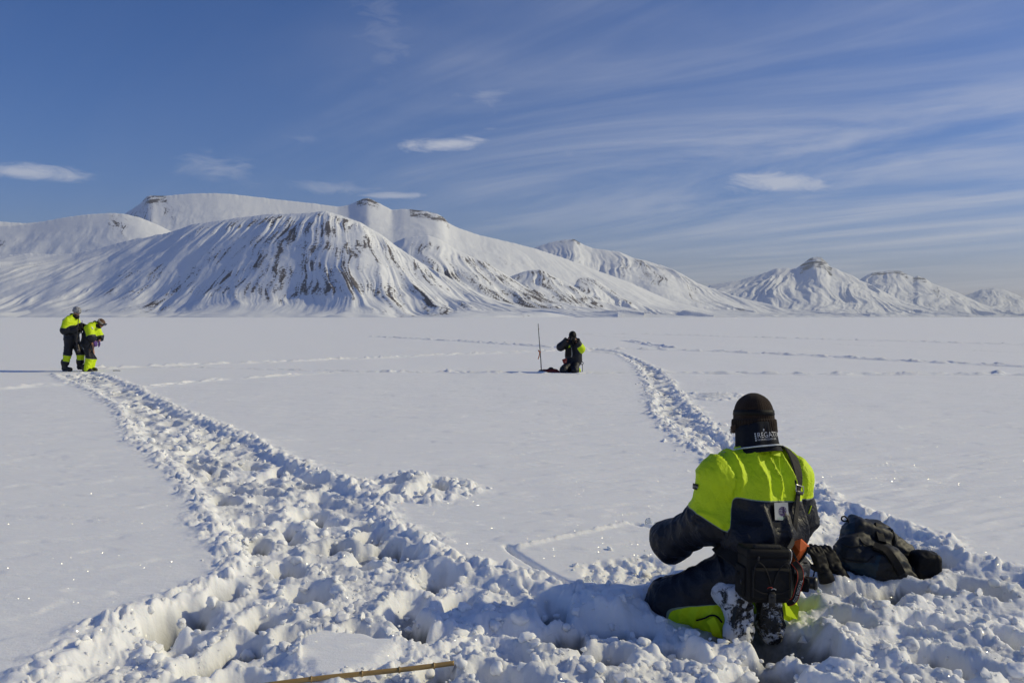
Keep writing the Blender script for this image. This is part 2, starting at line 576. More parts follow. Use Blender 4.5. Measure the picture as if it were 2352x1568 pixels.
# far peaks on the right
mountain('far_peak_mountain',
         [(1580, 690), (1630, 655), (1700, 643), (1750, 629), (1785, 617), (1805, 616), (1828, 618), (1845, 606), (1858, 596), (1868, 591), (1886, 591), (1899, 603), (1906, 613), (1950, 630), (2000, 655), (2060, 684), (2130, 713), (2200, 723)],
         [(1580, 13500), (2200, 12500)], [(1580, 11200), (1900, 10600), (2200, 11300)],
         1.5, 110, 10, (300, 130), 110, (1850, .6), .35,
         [(1960, 70, .5, 1.0, .5)], [(1836, 1912, .84, .95)], M_MTF, 41, soft=1, foot=.3)
mountain('far_table_mountain',
         [(1880, 690), (1950, 660), (1985, 636), (2003, 628), (2030, 626), (2038, 624), (2068, 625), (2086, 634), (2098, 638), (2108, 634), (2125, 640), (2140, 651), (2200, 672), (2260, 699), (2310, 716), (2380, 724)],
         [(1880, 16500), (2380, 15500)], [(1880, 13800), (2380, 13600)],
         1.6, 90, 10, (340, 120), 120, (2060, .6), .35,
         [(2150, 80, .4, 1.0, .55)], [(1998, 2088, .90, .9), (2096, 2128, .88, .9)], M_MTF, 47, soft=1, foot=.3)
mountain('far_dome_mountain',
         [(2120, 712), (2180, 692), (2225, 673), (2255, 663), (2285, 660), (2305, 664), (2330, 674), (2352, 686), (2400, 700), (2460, 690), (2540, 670), (2640, 690), (2760, 720)],
         [(2120, 19500), (2760, 19000)], [(2120, 16600), (2760, 16500)],
         2.0, 80, 10, (380, 120), 140, (2290, .5), .35,
         [(2330, 60, .4, 1.0, .4)], [], M_MTF, 53, soft=2, foot=.3)


# ------------------------------------------------------------------ snow-covered sea ice
def gp(pts):
    return np.array([G(a, b)[:2] for a, b in pts])


LEFT = [(128, 860), (165, 878), (205, 892), (280, 935), (305, 985), (318, 1005), (385, 1055), (440, 1105), (465, 1140), (490, 1185), (528, 1250), (562, 1300), (520, 1340), (430, 1372), (290, 1420), (200, 1490), (90, 1568), (-160, 1780)]
RIGHT = [(1400, 1388), (1300, 1368), (1200, 1335), (1110, 1312), (1020, 1290), (950, 1240), (875, 1205), (850, 1155), (790, 1108), (720, 1085), (640, 1050), (560, 1005), (480, 973), (400, 940), (330, 903), (262, 870), (215, 856)]
P_MAIN = gp(LEFT + [(300, 2600), (1700, 2700), (2700, 1900), (2800, 1420), (2352, 1322), (2230, 1292), (2130, 1240), (2040, 1205), (1950, 1170), (1880, 1180), (1800, 1290), (1660, 1350), (1490, 1386)] + RIGHT)
P_TRAIL2 = gp([(1345, 806), (1415, 813), (1455, 838), (1478, 872), (1488, 905), (1496, 955), (1540, 992), (1600, 1040), (1680, 1095), (1780, 1165), (1880, 1215), (1960, 1172), (1870, 1122), (1770, 1062), (1690, 1015),
               (1640, 980), (1605, 948), (1572, 915), (1552, 885), (1520, 852), (1470, 826), (1420, 806), (1345, 799)])
P_SPUR = gp([(835, 1108), (930, 1094), (1060, 1108), (1085, 1128), (985, 1150), (905, 1146), (850, 1168)])
P_DIG = gp([(1325, 1300), (1380, 1287), (1480, 1277), (1545, 1297), (1540, 1330), (1480, 1343), (1370, 1345), (1330, 1325)])
P_BLOCK = gp([(690, 1462), (740, 1443), (830, 1450), (905, 1460), (915, 1500), (880, 1522), (800, 1540), (725, 1558), (690, 1530)])
P_SIDE = gp([(1590, 905), (1640, 906), (1695, 905), (1695, 918), (1640, 920), (1600, 915)])


def sdist(poly, x, y):
    """signed distance to a polygon, negative inside"""
    n = len(poly)
    best = np.full(x.shape, 1e9)
    ins = np.zeros(x.shape, bool)
    for i in range(n):
        ax, ay = poly[i]
        bx, by = poly[(i + 1) % n]
        ex, ey = bx - ax, by - ay
        t = np.clip(((x - ax) * ex + (y - ay) * ey) / (ex * ex + ey * ey + 1e-12), 0, 1)
        best = np.minimum(best, (x - ax - t * ex) ** 2 + (y - ay - t * ey) ** 2)
        c = ((ay > y) != (by > y))
        xx = ax + (y - ay) / np.where(abs(ey) < 1e-9, 1e-9, ey) * ex
        ins ^= c & (x < xx)
    d = np.sqrt(best)
    return np.where(ins, -d, d)


def ldist(poly, x, y):
    best = np.full(x.shape, 1e9)
    for i in range(len(poly) - 1):
        ax, ay = poly[i]
        bx, by = poly[i + 1]
        ex, ey = bx - ax, by - ay
        t = np.clip(((x - ax) * ex + (y - ay) * ey) / (ex * ex + ey * ey + 1e-12), 0, 1)
        best = np.minimum(best, (x - ax - t * ex) ** 2 + (y - ay - t * ey) ** 2)
    return np.sqrt(best)


THIN = [  # thin older tracks: (points, half width, depth)
    ([(215, 847), (420, 838), (700, 828), (1000, 816), (1230, 807), (1350, 802)], .20, .07),
    ([(340, 889), (480, 874), (620, 864), (760, 856), (1000, 855), (1240, 857)], .12, .05),
    ([(300, 843), (520, 846), (800, 853)], .10, .04),
    ([(860, 773), (1050, 783), (1330, 801), (1500, 803), (1700, 809), (1880, 818), (2100, 830), (2500, 848)], .22, .08),
    ([(1500, 856), (1700, 858), (1900, 861), (2150, 860), (2500, 862)], .16, .07),
    ([(1340, 858), (1500, 857)], .10, .04),
    ([(1250, 768), (1500, 768), (1700, 774), (2000, 782), (2500, 796)], .25, .08),
    ([(1440, 782), (1480, 788), (1540, 800)], .22, .08),
    ([(0, 891), (90, 884), (200, 880)], .25, .05),
    ([(1320, 768), (1500, 780), (1900, 790), (2400, 812)], .10, .03)]
THIN = [(gp(a), b, c) for a, b, c in THIN]
GROOVES = [(gp([(1163, 1258), (1230, 1300), (1312, 1348)]), .022, .05), (gp([(1190, 1260), (1300, 1236), (1452, 1203)]), .022, -.022), (gp([(1452, 1204), (1492, 1212)]), .035, .03)]

# footprints: random ones spread through the trodden areas and the plain ones of the foreground
rs = np.random.RandomState(5)
PITS = []


def fill_pits(poly, dens, seed, lim=(0, 40), wide=1.0):
    r_ = np.random.RandomState(seed)
    lo, hi = poly.min(0), poly.max(0)
    lo = np.maximum(lo, [-16, 2.6])
    hi = np.minimum(hi, [8, 34])
    n = int((hi[0] - lo[0]) * (hi[1] - lo[1]) * dens * 4)
    c = np.stack([r_.uniform(lo[0], hi[0], n), r_.uniform(lo[1], hi[1], n)], 1)
    c = c[sdist(poly, c[:, 0], c[:, 1]) < -0.10]
    keep = []
    md = 0.62 / math.sqrt(dens)
    for p in c:
        if all((p[0] - q[0]) ** 2 + (p[1] - q[1]) ** 2 > md * md for q in keep[-900:]):
            keep.append(p)
    for p in keep:
        PITS.append((p[0], p[1], r_.uniform(.09, .145) * wide, r_.uniform(.14, .22) * wide, r_.uniform(-.6, 1.2), r_.uniform(.05, .23)))


fill_pits(P_MAIN, 5.0, 1)
fill_pits(P_TRAIL2, 5.5, 2)
fill_pits(P_SPUR, 7, 3)
for (a, b, r1, r2, an, dp) in ((370, 1470, .14, .16, .3, .27), (520, 1398, .10, .17, .1, .22), (890, 1285, .10, .13, .4, .25), (780, 1288, .09, .13, .6, .2), (1150, 1312, .08, .16, .2, .22), (945, 1462, .10, .17, .3, .25),
                               (1270, 1432, .10, .2, .1, .17), (505, 1172, .10, .16, .7, .18), (590, 1290, .1, .15, .5, .18), (660, 1240, .1, .15, .5, .2), (470, 1100, .1, .15, .5, .16), (400, 1045, .1, .15, .5, .16),
                               (345, 1008, .1, .15, .5, .15), (1450, 1420, .12, .3, .1, .16), (560, 1528, .1, .15, .5, .24), (1230, 1380, .1, .2, .2, .2), (830, 1240, .09, .13, .5, .2)):
    q = G(a, b, -.12)
    PITS.append((q[0], q[1], r1, r2, an, dp))
PITS = np.array(PITS)


def ground(x, y):
    """height of the snow and how slushy or toned down with grey it is"""
    shp = x.shape
    x, y = x.ravel().astype(float), y.ravel().astype(float)
    r = np.hypot(x, y)
    z = np.zeros_like(x)
    slush_dim = np.zeros_like(x)
    # windblown surface
    fade = 1 - sm(r, 60, 200)
    z += 0.020 * fbm2(x / 3.2, y / 5.5 + 3, 3) * fade
    ca, sa = math.cos(.24), math.sin(.24)
    xr, yr = x * ca + y * sa, -x * sa + y * ca
    rip = fbm2(xr * 0.9 + 5, yr * 3.4, 3)
    z += 0.012 * np.maximum(rip, -.1) * (1 - sm(r, 20, 50))
    z += 0.007 * sm(fbm2(xr * .55 + 11, yr * 1.9, 4, .6), .02, .10) * (1 - sm(r, 14, 35))
    wr = np.exp(-(((x - 3.0) / 2.2) ** 2 + ((y - 8.0) / 2.6) ** 2))
    z += 0.018 * wr * (1 - np.abs(fbm2(xr * .8, yr * 5.5 + 1.2 * pn2(x * .5, y * .5), 2)) * 2)
    # thin tracks
    nl = fbm2(x * 3.1, y * 3.1, 3)
    n2 = pn2(x * 1.7 + 40, y * 1.7)
    wide = (r > 15) & (r < 110)
    idx = np.nonzero(wide)[0]
    for pts, hw, dep in THIN:
        d = ldist(pts, x[idx], y[idx]) + 0.10 * nl[idx]
        m = d < hw * 3
        ii, dd = idx[m], d[m]
        lump = np.clip(0.75 + 1.1 * n2[ii], 0.1, 1.5)
        z[ii] += lump * dep * (-1.0 * np.exp(-(dd / hw) ** 2 * 2.5) + 0.85 * np.exp(-((dd - hw * 1.35) / (hw * .55)) ** 2) * (1 + nl[ii]))
    near = np.nonzero((r < 12) & (y > 0))[0]
    for pts, hw, dep in GROOVES:
        d = ldist(pts, x[near], y[near]) + 0.006 * pn2(x[near] * 14, y[near] * 14)
        z[near] -= dep * np.exp(-(d / hw) ** 2 * 1.4) * (1 + .35 * pn2(x[near] * 25, y[near] * 25))
    # trodden areas
    tm = np.nonzero((r < 40) & (y > 0.5))[0]
    X, Y = x[tm], y[tm]
    wob = 0.10 * fbm2(X * 2.3, Y * 2.3, 3) + 0.035 * fbm2(X * 9, Y * 9, 2)
    dm = sdist(P_MAIN, X, Y)
    db = sdist(P_BLOCK, X, Y)
    dm = np.maximum(dm, -db - 0.02)
    d2 = sdist(P_TRAIL2, X, Y)
    ds = np.minimum(sdist(P_SPUR, X, Y), sdist(P_SIDE, X, Y))
    dd = sdist(P_DIG, X, Y)
    far = sm(np.hypot(X, Y), 9, 24)
    d = np.minimum(np.minimum(dm, d2 + .10 + 1.0 * wob), ds + .05) + wob * (1 - .3 * far)
    cut = sm(-d, -0.02, 0.15)
    act = np.nonzero(d < 0.55)[0]
    ax, ay = X[act], Y[act]
    da = d[act]
    ca_ = cut[act]
    fa = far[act]
    # trampled snow: soft heaps, torn crust and clods
    wx = ax + 0.06 * pn2(ax * 5, ay * 5) + 0.02 * pn2(ax * 17, ay * 17)
    wy = ay + 0.06 * pn2(ax * 5 + 50, ay * 5) + 0.02 * pn2(ax * 17 + 9, ay * 17)
    w1, r1 = worley(wx * 3.6, wy * 3.6)
    w2, r2 = worley(wx * 8.5 + 7, wy * 8.5)
    w3, r3 = worley(wx * 19 + 3, wy * 19)
    l1 = np.clip(1 - (w1 / 0.80) ** 2, 0, 1) * (r1 > .35) * r1
    l2 = np.sqrt(np.clip(1 - (w2 / 0.66) ** 2, 0, 1)) * (r2 > .45) * r2
    l3 = np.sqrt(np.clip(1 - (w3 / 0.66) ** 2, 0, 1)) * (r3 > .3) * r3
    und = fbm2(ax * 1.5 + 9, ay * 1.5, 3)
    bil = np.abs(fbm2(wx * 4.2, wy * 4.2, 5, .55))
    bil2 = np.abs(fbm2(wx * 13 + 4, wy * 13, 4, .6))
    n4 = fbm2(ax * 42, ay * 42, 3, .65)
    clump = sm(fbm2(ax * 2.4 + 33, ay * 2.4, 2), -.15, .35)
    body = -0.062 + 0.045 * und + 0.018 * l1 + clump * (0.018 * l2 + 0.012 * l3) + 0.065 * (bil - .12) + 0.022 * bil2 + 0.005 * n4
    spur = (ds[act] < np.minimum(dm, d2)[act])
    body = np.where(spur, body * .8 + 0.085, body)
    body = body * (1 - 0.25 * fa) + 0.012 * fa
    t2 = (d2 < dm)[act]
    body = np.where(t2, body * .8, body)
    # footprints
    pit = np.zeros_like(ax)
    rim = np.zeros_like(ax)
    for (qx, qy, ra, rb, an, dp) in PITS:
        m = np.nonzero((np.abs(ax - qx) < rb * 2.0) & (np.abs(ay - qy) < rb * 2.0))[0]
        if not len(m):
            continue
        ux, uy = ax[m] - qx, ay[m] - qy
        c, s_ = math.cos(an), math.sin(an)
        a_, b_ = ux * c + uy * s_, -ux * s_ + uy * c
        # long axis roughly along the view
        e = np.sqrt((a_ / ra) ** 2 + (b_ / rb) ** 2) + 0.30 * pn2(ax[m] * 11, ay[m] * 11)
        pit[m] = np.maximum(pit[m], dp * (1 - sm(e, 0.50, 1.08)))
        rim[m] = np.maximum(rim[m], 0.035 * np.exp(-((e - 1.25) / .25) ** 2))
    bot = pit > 0.02
    body = np.where(bot, body * (1 - 0.55 * np.clip(pit / .1, 0, 1)) - pit * 0.95, body) + rim * (1 - np.clip(pit / .05, 0, 1))
    body = np.maximum(body, -0.30 + 0.03 * l3 + .01 * n4)
    # crumbs thrown out on the edge
    edge = np.exp(-((da - 0.05) / 0.11) ** 2) * (da > -0.05)
    crumb = edge * (db[act] > 0) * (0.045 * l2 * (r2 > .45) + 0.030 * l3 * (r3 > .35))
    zz = z[tm]
    zz[act] = zz[act] * (1 - ca_) + ca_ * body + (1 - ca_) * crumb
    # dug patch in front of the kneeling person: pale finger-like scoops
    cd = sm(-(dd + 0.5 * wob), -0.01, 0.05)
    ia = np.nonzero(cd > 0.001)[0]
    if len(ia):
        qx, qy = X[ia], Y[ia]
        f = np.abs(np.sin(qx * 34 + 2.5 * pn2(qx * 4, qy * 4))) ** .7
        zd = -0.045 + 0.035 * f + 0.05 * np.abs(fbm2(qx * 7, qy * 7, 3)) + 0.01 * pn2(qx * 40, qy * 40)
        zz[ia] = zz[ia] * (1 - cd[ia]) + cd[ia] * zd
    # shapes under the people and things
    for (qx, qy, rx, ry, lev, am) in FLOOR:
        e = np.sqrt(((X - qx) / rx) ** 2 + ((Y - qy) / ry) ** 2)
        w = (1 - sm(e, 0.6, 1.25)) * am
        zz = zz * (1 - w) + (lev + 0.65 * (zz + 0.1)) * w
    sl = np.zeros_like(zz)
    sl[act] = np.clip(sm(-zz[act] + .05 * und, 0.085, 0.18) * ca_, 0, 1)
    sl[act] = np.maximum(sl[act], ca_ * np.clip(.13 + .35 * und, 0, .3))  # slush patches, plus a thin grey painted in to dim the sunlit trodden whites
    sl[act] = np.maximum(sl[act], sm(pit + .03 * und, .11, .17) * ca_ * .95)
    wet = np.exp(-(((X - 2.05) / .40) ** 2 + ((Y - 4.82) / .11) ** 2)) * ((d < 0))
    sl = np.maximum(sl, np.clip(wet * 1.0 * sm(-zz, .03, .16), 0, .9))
    z[tm] = zz
    slush_dim[tm] = sl
    trod = np.zeros_like(x)
    trod[tm] = np.maximum(cut, cd)
    return z.reshape(shp), slush_dim.reshape(shp), trod.reshape(shp)


# (x, y, rx, ry, level, amount) of trodden hollows and mounds
FLOOR = [(1.14, 4.52, .50, .24, -.17, .9),       # where the near person kneels
         (1.22, 4.24, .30, .15, -.27, .95),
         (1.22, 3.93, .42, .11, -.16, .7),      # clods before the boots
         (0.45, 4.20, .45, .16, -.22, .6),
         (2.15, 5.16, .42, .24, -.05, .85),      # the ledge under the backpack
         (1.90, 5.02, .20, .10, -.06, .8),
         (2.05, 4.83, .42, .10, -.20, .9),      # grey channel in front of it
         (1.60, 4.35, .30, .10, -.10, .6),
         (1.36, 4.10, .13, .10, -.17, .8)]


def build_ground():
    rr = [0.25, 0.6, 1.0, 1.5, 2.0, 2.4, 2.7]
    r0 = 2.95
    while r0 < 30:
        rr.append(r0)
        r0 *= 1.0036
    while r0 < 75:
        rr.append(r0)
        r0 *= 1.0045
    while r0 < 300:
        rr.append(r0)
        r0 *= 1.03
    while r0 < 23500:
        rr.append(r0)
        r0 *= 1.25
    rr = np.array(rr)
    dense = np.arange(-37.5, 37.5, 0.083)
    left = np.concatenate([np.arange(-180, -45, 6), np.arange(-45, -37.5, 1.0)])
    th = np.radians(np.concatenate([left, dense, -left[::-1]]))
    X = rr[:, None] * np.sin(th)[None]
    Y = rr[:, None] * np.cos(th)[None]
    Z, SL, TR = ground(X, Y)

    def blur(A, n, ax):
        for _ in range(n):
            B = A.copy()
            sl = [slice(None)] * 2
            a, b, c = list(sl), list(sl), list(sl)
            a[ax], b[ax], c[ax] = slice(0, -2), slice(1, -1), slice(2, None)
            B[tuple(b)] = .25 * A[tuple(a)] + .5 * A[tuple(b)] + .25 * A[tuple(c)]
            A = B
        return A
    i1 = int(np.searchsorted(rr, 22.0))
    Za = blur(blur(Z[:i1], 3, 0), 14, 1)
    Zc = blur(blur(Z[:i1], 1, 0), 4, 1)
    k5 = sm(rr[:i1], 5.0, 9.0)[:, None]
    Zn = Za * (1 - k5) + Zc * k5
    w = TR[:i1] * .85
    Z[:i1] = Z[:i1] * (1 - w) + Zn * w
    xs, ys = X[:i1], Y[:i1]
    wx = xs + .03 * pn2(xs * 8, ys * 8)
    wy = ys + .03 * pn2(xs * 8 + 31, ys * 8)
    f1 = np.abs(fbm2(wx * 11 + 4, wy * 11, 4, .6))
    w3, r3 = worley(wx * 17 + 3, wy * 17)
    l3 = np.sqrt(np.clip(1 - (w3 / 0.62) ** 2, 0, 1)) * (r3 > .55) * r3
    pt = sm(fbm2(xs * 2.1 + 70, ys * 2.1, 3), -.1, .35)
    Z[:i1] += TR[:i1] * (.034 * (f1 - .1) + .020 * l3 * pt + .004 * fbm2(xs * 45, ys * 45, 3, .65))
    v = np.stack([X, Y, Z], -1).reshape(-1, 3)
    ob = mesh_obj('snow', v, grid_quads(*X.shape)[:, ::-1], M_SNOW, attrs={'slush_dim': SL.ravel()})
    tag(ob, kind='structure')
    return ob


build_ground()


def zat(x, y):
    return float(ground(np.array([float(x)]), np.array([float(y)]))[0][0])


# ------------------------------------------------------------------ loose clods of snow
def ico(sub):
    bm = bmesh.new()
    bmesh.ops.create_icosphere(bm, subdivisions=sub, radius=1.0)
    v = np.array([p.co[:] for p in bm.verts])
    f = np.array([[q.index for q in p.verts] for p in bm.faces])
    bm.free()
    return v, f


def build_clods():
    r_ = np.random.RandomState(23)
    protos = {}
    for sub in (1, 2, 3):
        v, f = ico(sub)
        vs = []
        for k in range(5):
            n = pn3(v * 1.1 + k * 7.3) * .55 + (np.abs(pn3(v * 2.6 + k * 3.1)) * .35 if sub > 1 else 0) + (pn3(v * 5.5 + k) * .14 if sub > 2 else 0)
            w = v * (1 + n)[:, None] * np.array([1, .9, .8])
            if k >= 2:                           # broken crust: flat faces
                for _ in range(7):
                    a = r_.normal(size=3)
                    a /= np.linalg.norm(a)
                    ex = np.maximum(w @ a - r_.uniform(.35, .65), 0)
                    w = w - ex[:, None] * a
            vs.append(w)
        protos[sub] = (vs, f)
    pts = []
    for poly, n, seed in ((P_MAIN, 4200, 1), (P_TRAIL2, 600, 2), (P_SPUR, 120, 4), (P_DIG, 60, 5)):
        q = np.random.RandomState(100 + seed)
        lo, hi = np.maximum(poly.min(0) - .25, [-14, 3.1]), np.minimum(poly.max(0) + .25, [6, 30])
        # even on the picture rather than on the ground: near ground gets more
        c = np.empty((0, 2))
        while len(c) < n:
            Y = 1 / q.uniform(1 / hi[1], 1 / lo[1], 8000)
            X = q.uniform(lo[0], hi[0], 8000)
            k = (np.abs(X) < Y * .68) & (sdist(poly, X, Y) < q.choice([-.05, .05, .22], 8000, p=[.72, .2, .08]))
            c = np.concatenate([c, np.stack([X, Y], 1)[k]])
        pts.append(c[:n])
    pts = np.concatenate(pts)
    keep = np.ones(len(pts), bool)
    for (cx, cy, rx, ry) in ((1.14, 4.48, .42, .22), (2.15, 5.18, .45, .22), (1.9, 5.05, .16, .12)):
        keep &= ((pts[:, 0] - cx) / rx) ** 2 + ((pts[:, 1] - cy) / ry) ** 2 > 1
    blk = sdist(P_BLOCK, pts[:, 0], pts[:, 1]) < 0
    keep &= ~blk
    pts = pts[keep]
    zs, _, _ = ground(pts[:, 0], pts[:, 1])
    V_, F_ = [], []
    o = 0
    for (x, y), z in zip(pts, zs):
        s = 0.005 + 0.034 * r_.rand() ** 4.0
        if y > 9:
            s *= 1.5
        sub = 3 if s > .026 and y < 6 else (2 if s > 0.013 and y < 12 else 1)
        vs, f = protos[sub]
        v = vs[r_.randint(5)]
        a = r_.uniform(0, 6.28)
        c, sn = math.cos(a), math.sin(a)
        w = np.stack([v[:, 0] * c - v[:, 1] * sn, v[:, 0] * sn + v[:, 1] * c, v[:, 2]], 1) * s * r_.uniform(.75, 1.25, 3)
        V_.append(w + [x, y, z - s * .05])
        F_.append(f + o)
        o += len(v)
    ob = mesh_obj('snow_clods', np.concatenate(V_), None, M_CLOD, tris=np.concatenate(F_))
    tag(ob, 'loose white clods of snow scattered over the trodden trails', 'snow clods', kind='stuff')


build_clods()


# ------------------------------------------------------------------ small-shape helpers
def rotm(v):
    return Matrix(v)


def poly_mesh(name, verts, faces, mat, parent=None, smooth=False):
    me = bpy.data.meshes.new(name)
    me.from_pydata([tuple(map(float, v)) for v in verts], [], faces)
    me.update()
    me.polygons.foreach_set('use_smooth', [smooth] * len(me.polygons))
    if mat:
        me.materials.append(mat)
    o = bpy.data.objects.new(name, me)
    COL.objects.link(o)
    if parent:
        o.parent = parent
    return o


def cr(pts, n):
    """smooth curve through points (Catmull-Rom), n samples per span"""
    P = np.array(pts, float)
    P = np.vstack([2 * P[0] - P[1], P, 2 * P[-1] - P[-2]])
    out = []
    for i in range(1, len(P) - 2):
        for t in np.linspace(0, 1, n, endpoint=False):
            a, b, c, d = P[i - 1], P[i], P[i + 1], P[i + 2]
            out.append(0.5 * (2 * b + (c - a) * t + (2 * a - 5 * b + 4 * c - d) * t * t + (3 * b - a - 3 * c + d) * t ** 3))
    out.append(P[-2])
    return np.array(out)


def frames(P):
    T = np.gradient(P, axis=0)
    T /= np.linalg.norm(T, axis=1)[:, None] + 1e-9
    return T


def tube(name, pts, r, mat, parent=None, seg=10, radii=None):
    P = np.array(pts, float)
    T = frames(P)
    up = np.array([0, 0, 1.0]) if abs(T[0][2]) < .9 else np.array([1.0, 0, 0])
    V_ = []
    n = None
    for i in range(len(P)):
        n = up - T[i] * np.dot(up, T[i]) if n is None else n - T[i] * np.dot(n, T[i])
        n /= np.linalg.norm(n) + 1e-9
        b = np.cross(T[i], n)
        rr = radii[i] if radii is not None else r
        for k in range(seg):
            a = 2 * math.pi * k / seg
            V_.append(P[i] + rr * (math.cos(a) * n + math.sin(a) * b))
    F = []
    for i in range(len(P) - 1):
        for k in range(seg):
            F.append((i * seg + k, i * seg + (k + 1) % seg, (i + 1) * seg + (k + 1) % seg, (i + 1) * seg + k))
    F.append(tuple(range(seg))[::-1])
    F.append(tuple((len(P) - 1) * seg + k for k in range(seg)))
    return poly_mesh(name, V_, F, mat, parent, True)


def ribbon(name, pts, nrm, w, th, mat, parent=None, widths=None):
    """a flat strap along pts; nrm: outward normal per point"""
    P = np.array(pts, float)
    Nn = np.array(nrm, float)
    if Nn.ndim == 1:
        Nn = np.tile(Nn, (len(P), 1))
    T = frames(P)
    Nn = Nn - T * (Nn * T).sum(1)[:, None]
    Nn /= np.linalg.norm(Nn, axis=1)[:, None] + 1e-9
    B = np.cross(T, Nn)
    V_ = []
    for i in range(len(P)):
        ww = (widths[i] if widths is not None else w) / 2
        for (a, b) in ((-1, 0), (-.8, 1), (.8, 1), (1, 0), (.8, -.4), (-.8, -.4)):
            V_.append(P[i] + B[i] * ww * a + Nn[i] * th * b)
    F = []
    for i in range(len(P) - 1):
        for k in range(6):
            F.append((i * 6 + k, i * 6 + (k + 1) % 6, (i + 1) * 6 + (k + 1) % 6, (i + 1) * 6 + k))
    F.append((5, 4, 3, 2, 1, 0))
    F.append(tuple((len(P) - 1) * 6 + k for k in range(6)))
    return poly_mesh(name, V_, F, mat, parent, False)


def rbox(name, size, mat, parent=None, M=None, bev=0.01, seg=3, shape=None):
    bm = bmesh.new()
    bmesh.ops.create_cube(bm, size=1.0)
    bmesh.ops.scale(bm, vec=size, verts=bm.verts)
    if shape:
        for v in bm.verts:
            v.co = Vector(shape(v.co))
    bmesh.ops.bevel(bm, geom=list(bm.edges) + list(bm.verts), offset=bev, segments=seg, affect='EDGES', profile=.6)
    if M is not None:
        bmesh.ops.transform(bm, matrix=M, verts=bm.verts)
    me = bpy.data.meshes.new(name)
    bm.to_mesh(me)
    bm.free()
    me.polygons.foreach_set('use_smooth', [True] * len(me.polygons))
    me.materials.append(mat)
    o = bpy.data.objects.new(name, me)
    COL.objects.link(o)
    if parent:
        o.parent = parent
    return o


def frame_m(o, x, z):
    """matrix with local x, local z (made orthogonal) and origin o"""
    x = Vector(x).normalized()
    z = Vector(z)
    z = (z - x * z.dot(x)).normalized()
    y = z.cross(x)
    return Matrix(((x[0], y[0], z[0], o[0]), (x[1], y[1], z[1], o[1]), (x[2], y[2], z[2], o[2]), (0, 0, 0, 1)))


def tm(M, pts):
    return np.array([tuple(M @ Vector(p)) for p in pts])


# signed-distance modelling ------------------------------------------------
def sd_cone(P, a, b, r1, r2):
    a, b = np.asarray(a, float), np.asarray(b, float)
    ba = b - a
    h = np.clip(((P - a) @ ba) / (ba @ ba + 1e-12), 0, 1)
    return np.sqrt((((P - a) - h[..., None] * ba) ** 2).sum(-1)) - (r1 + (r2 - r1) * h)


def sd_ell(P, c, r, M3=None):
    q = P - np.asarray(c, float)
    if M3 is not None:
        q = q @ np.asarray(M3, float)          # columns are the local axes
    r = np.asarray(r, float)
    k0 = np.sqrt(((q / r) ** 2).sum(-1))
    k1 = np.sqrt(((q / (r * r)) ** 2).sum(-1))
    return k0 * (k0 - 1.0) / (k1 + 1e-9)


def sd_box(P, c, hs, rad, M3=None):
    q = P - np.asarray(c, float)
    if M3 is not None:
        q = q @ np.asarray(M3, float)
    q = np.abs(q) - (np.asarray(hs, float) - rad)
    return np.sqrt((np.maximum(q, 0) ** 2).sum(-1)) + np.minimum(q.max(-1), 0) - rad


def smin(a, b, k):
    h = np.maximum(k - np.abs(a - b), 0) / k
    return np.minimum(a, b) - h * h * k * 0.25


def prim_eval(P, pr):
    if pr[0] == 'c':
        return sd_cone(P, *pr[1:5])
    if pr[0] == 'e':
        return sd_ell(P, *pr[1:])
    return sd_box(P, *pr[1:])


def sdf(P, prims, k):
    f = None
    for pr in prims:
        d = prim_eval(P, pr)
        f = d if f is None else smin(f, d, k)
    return f


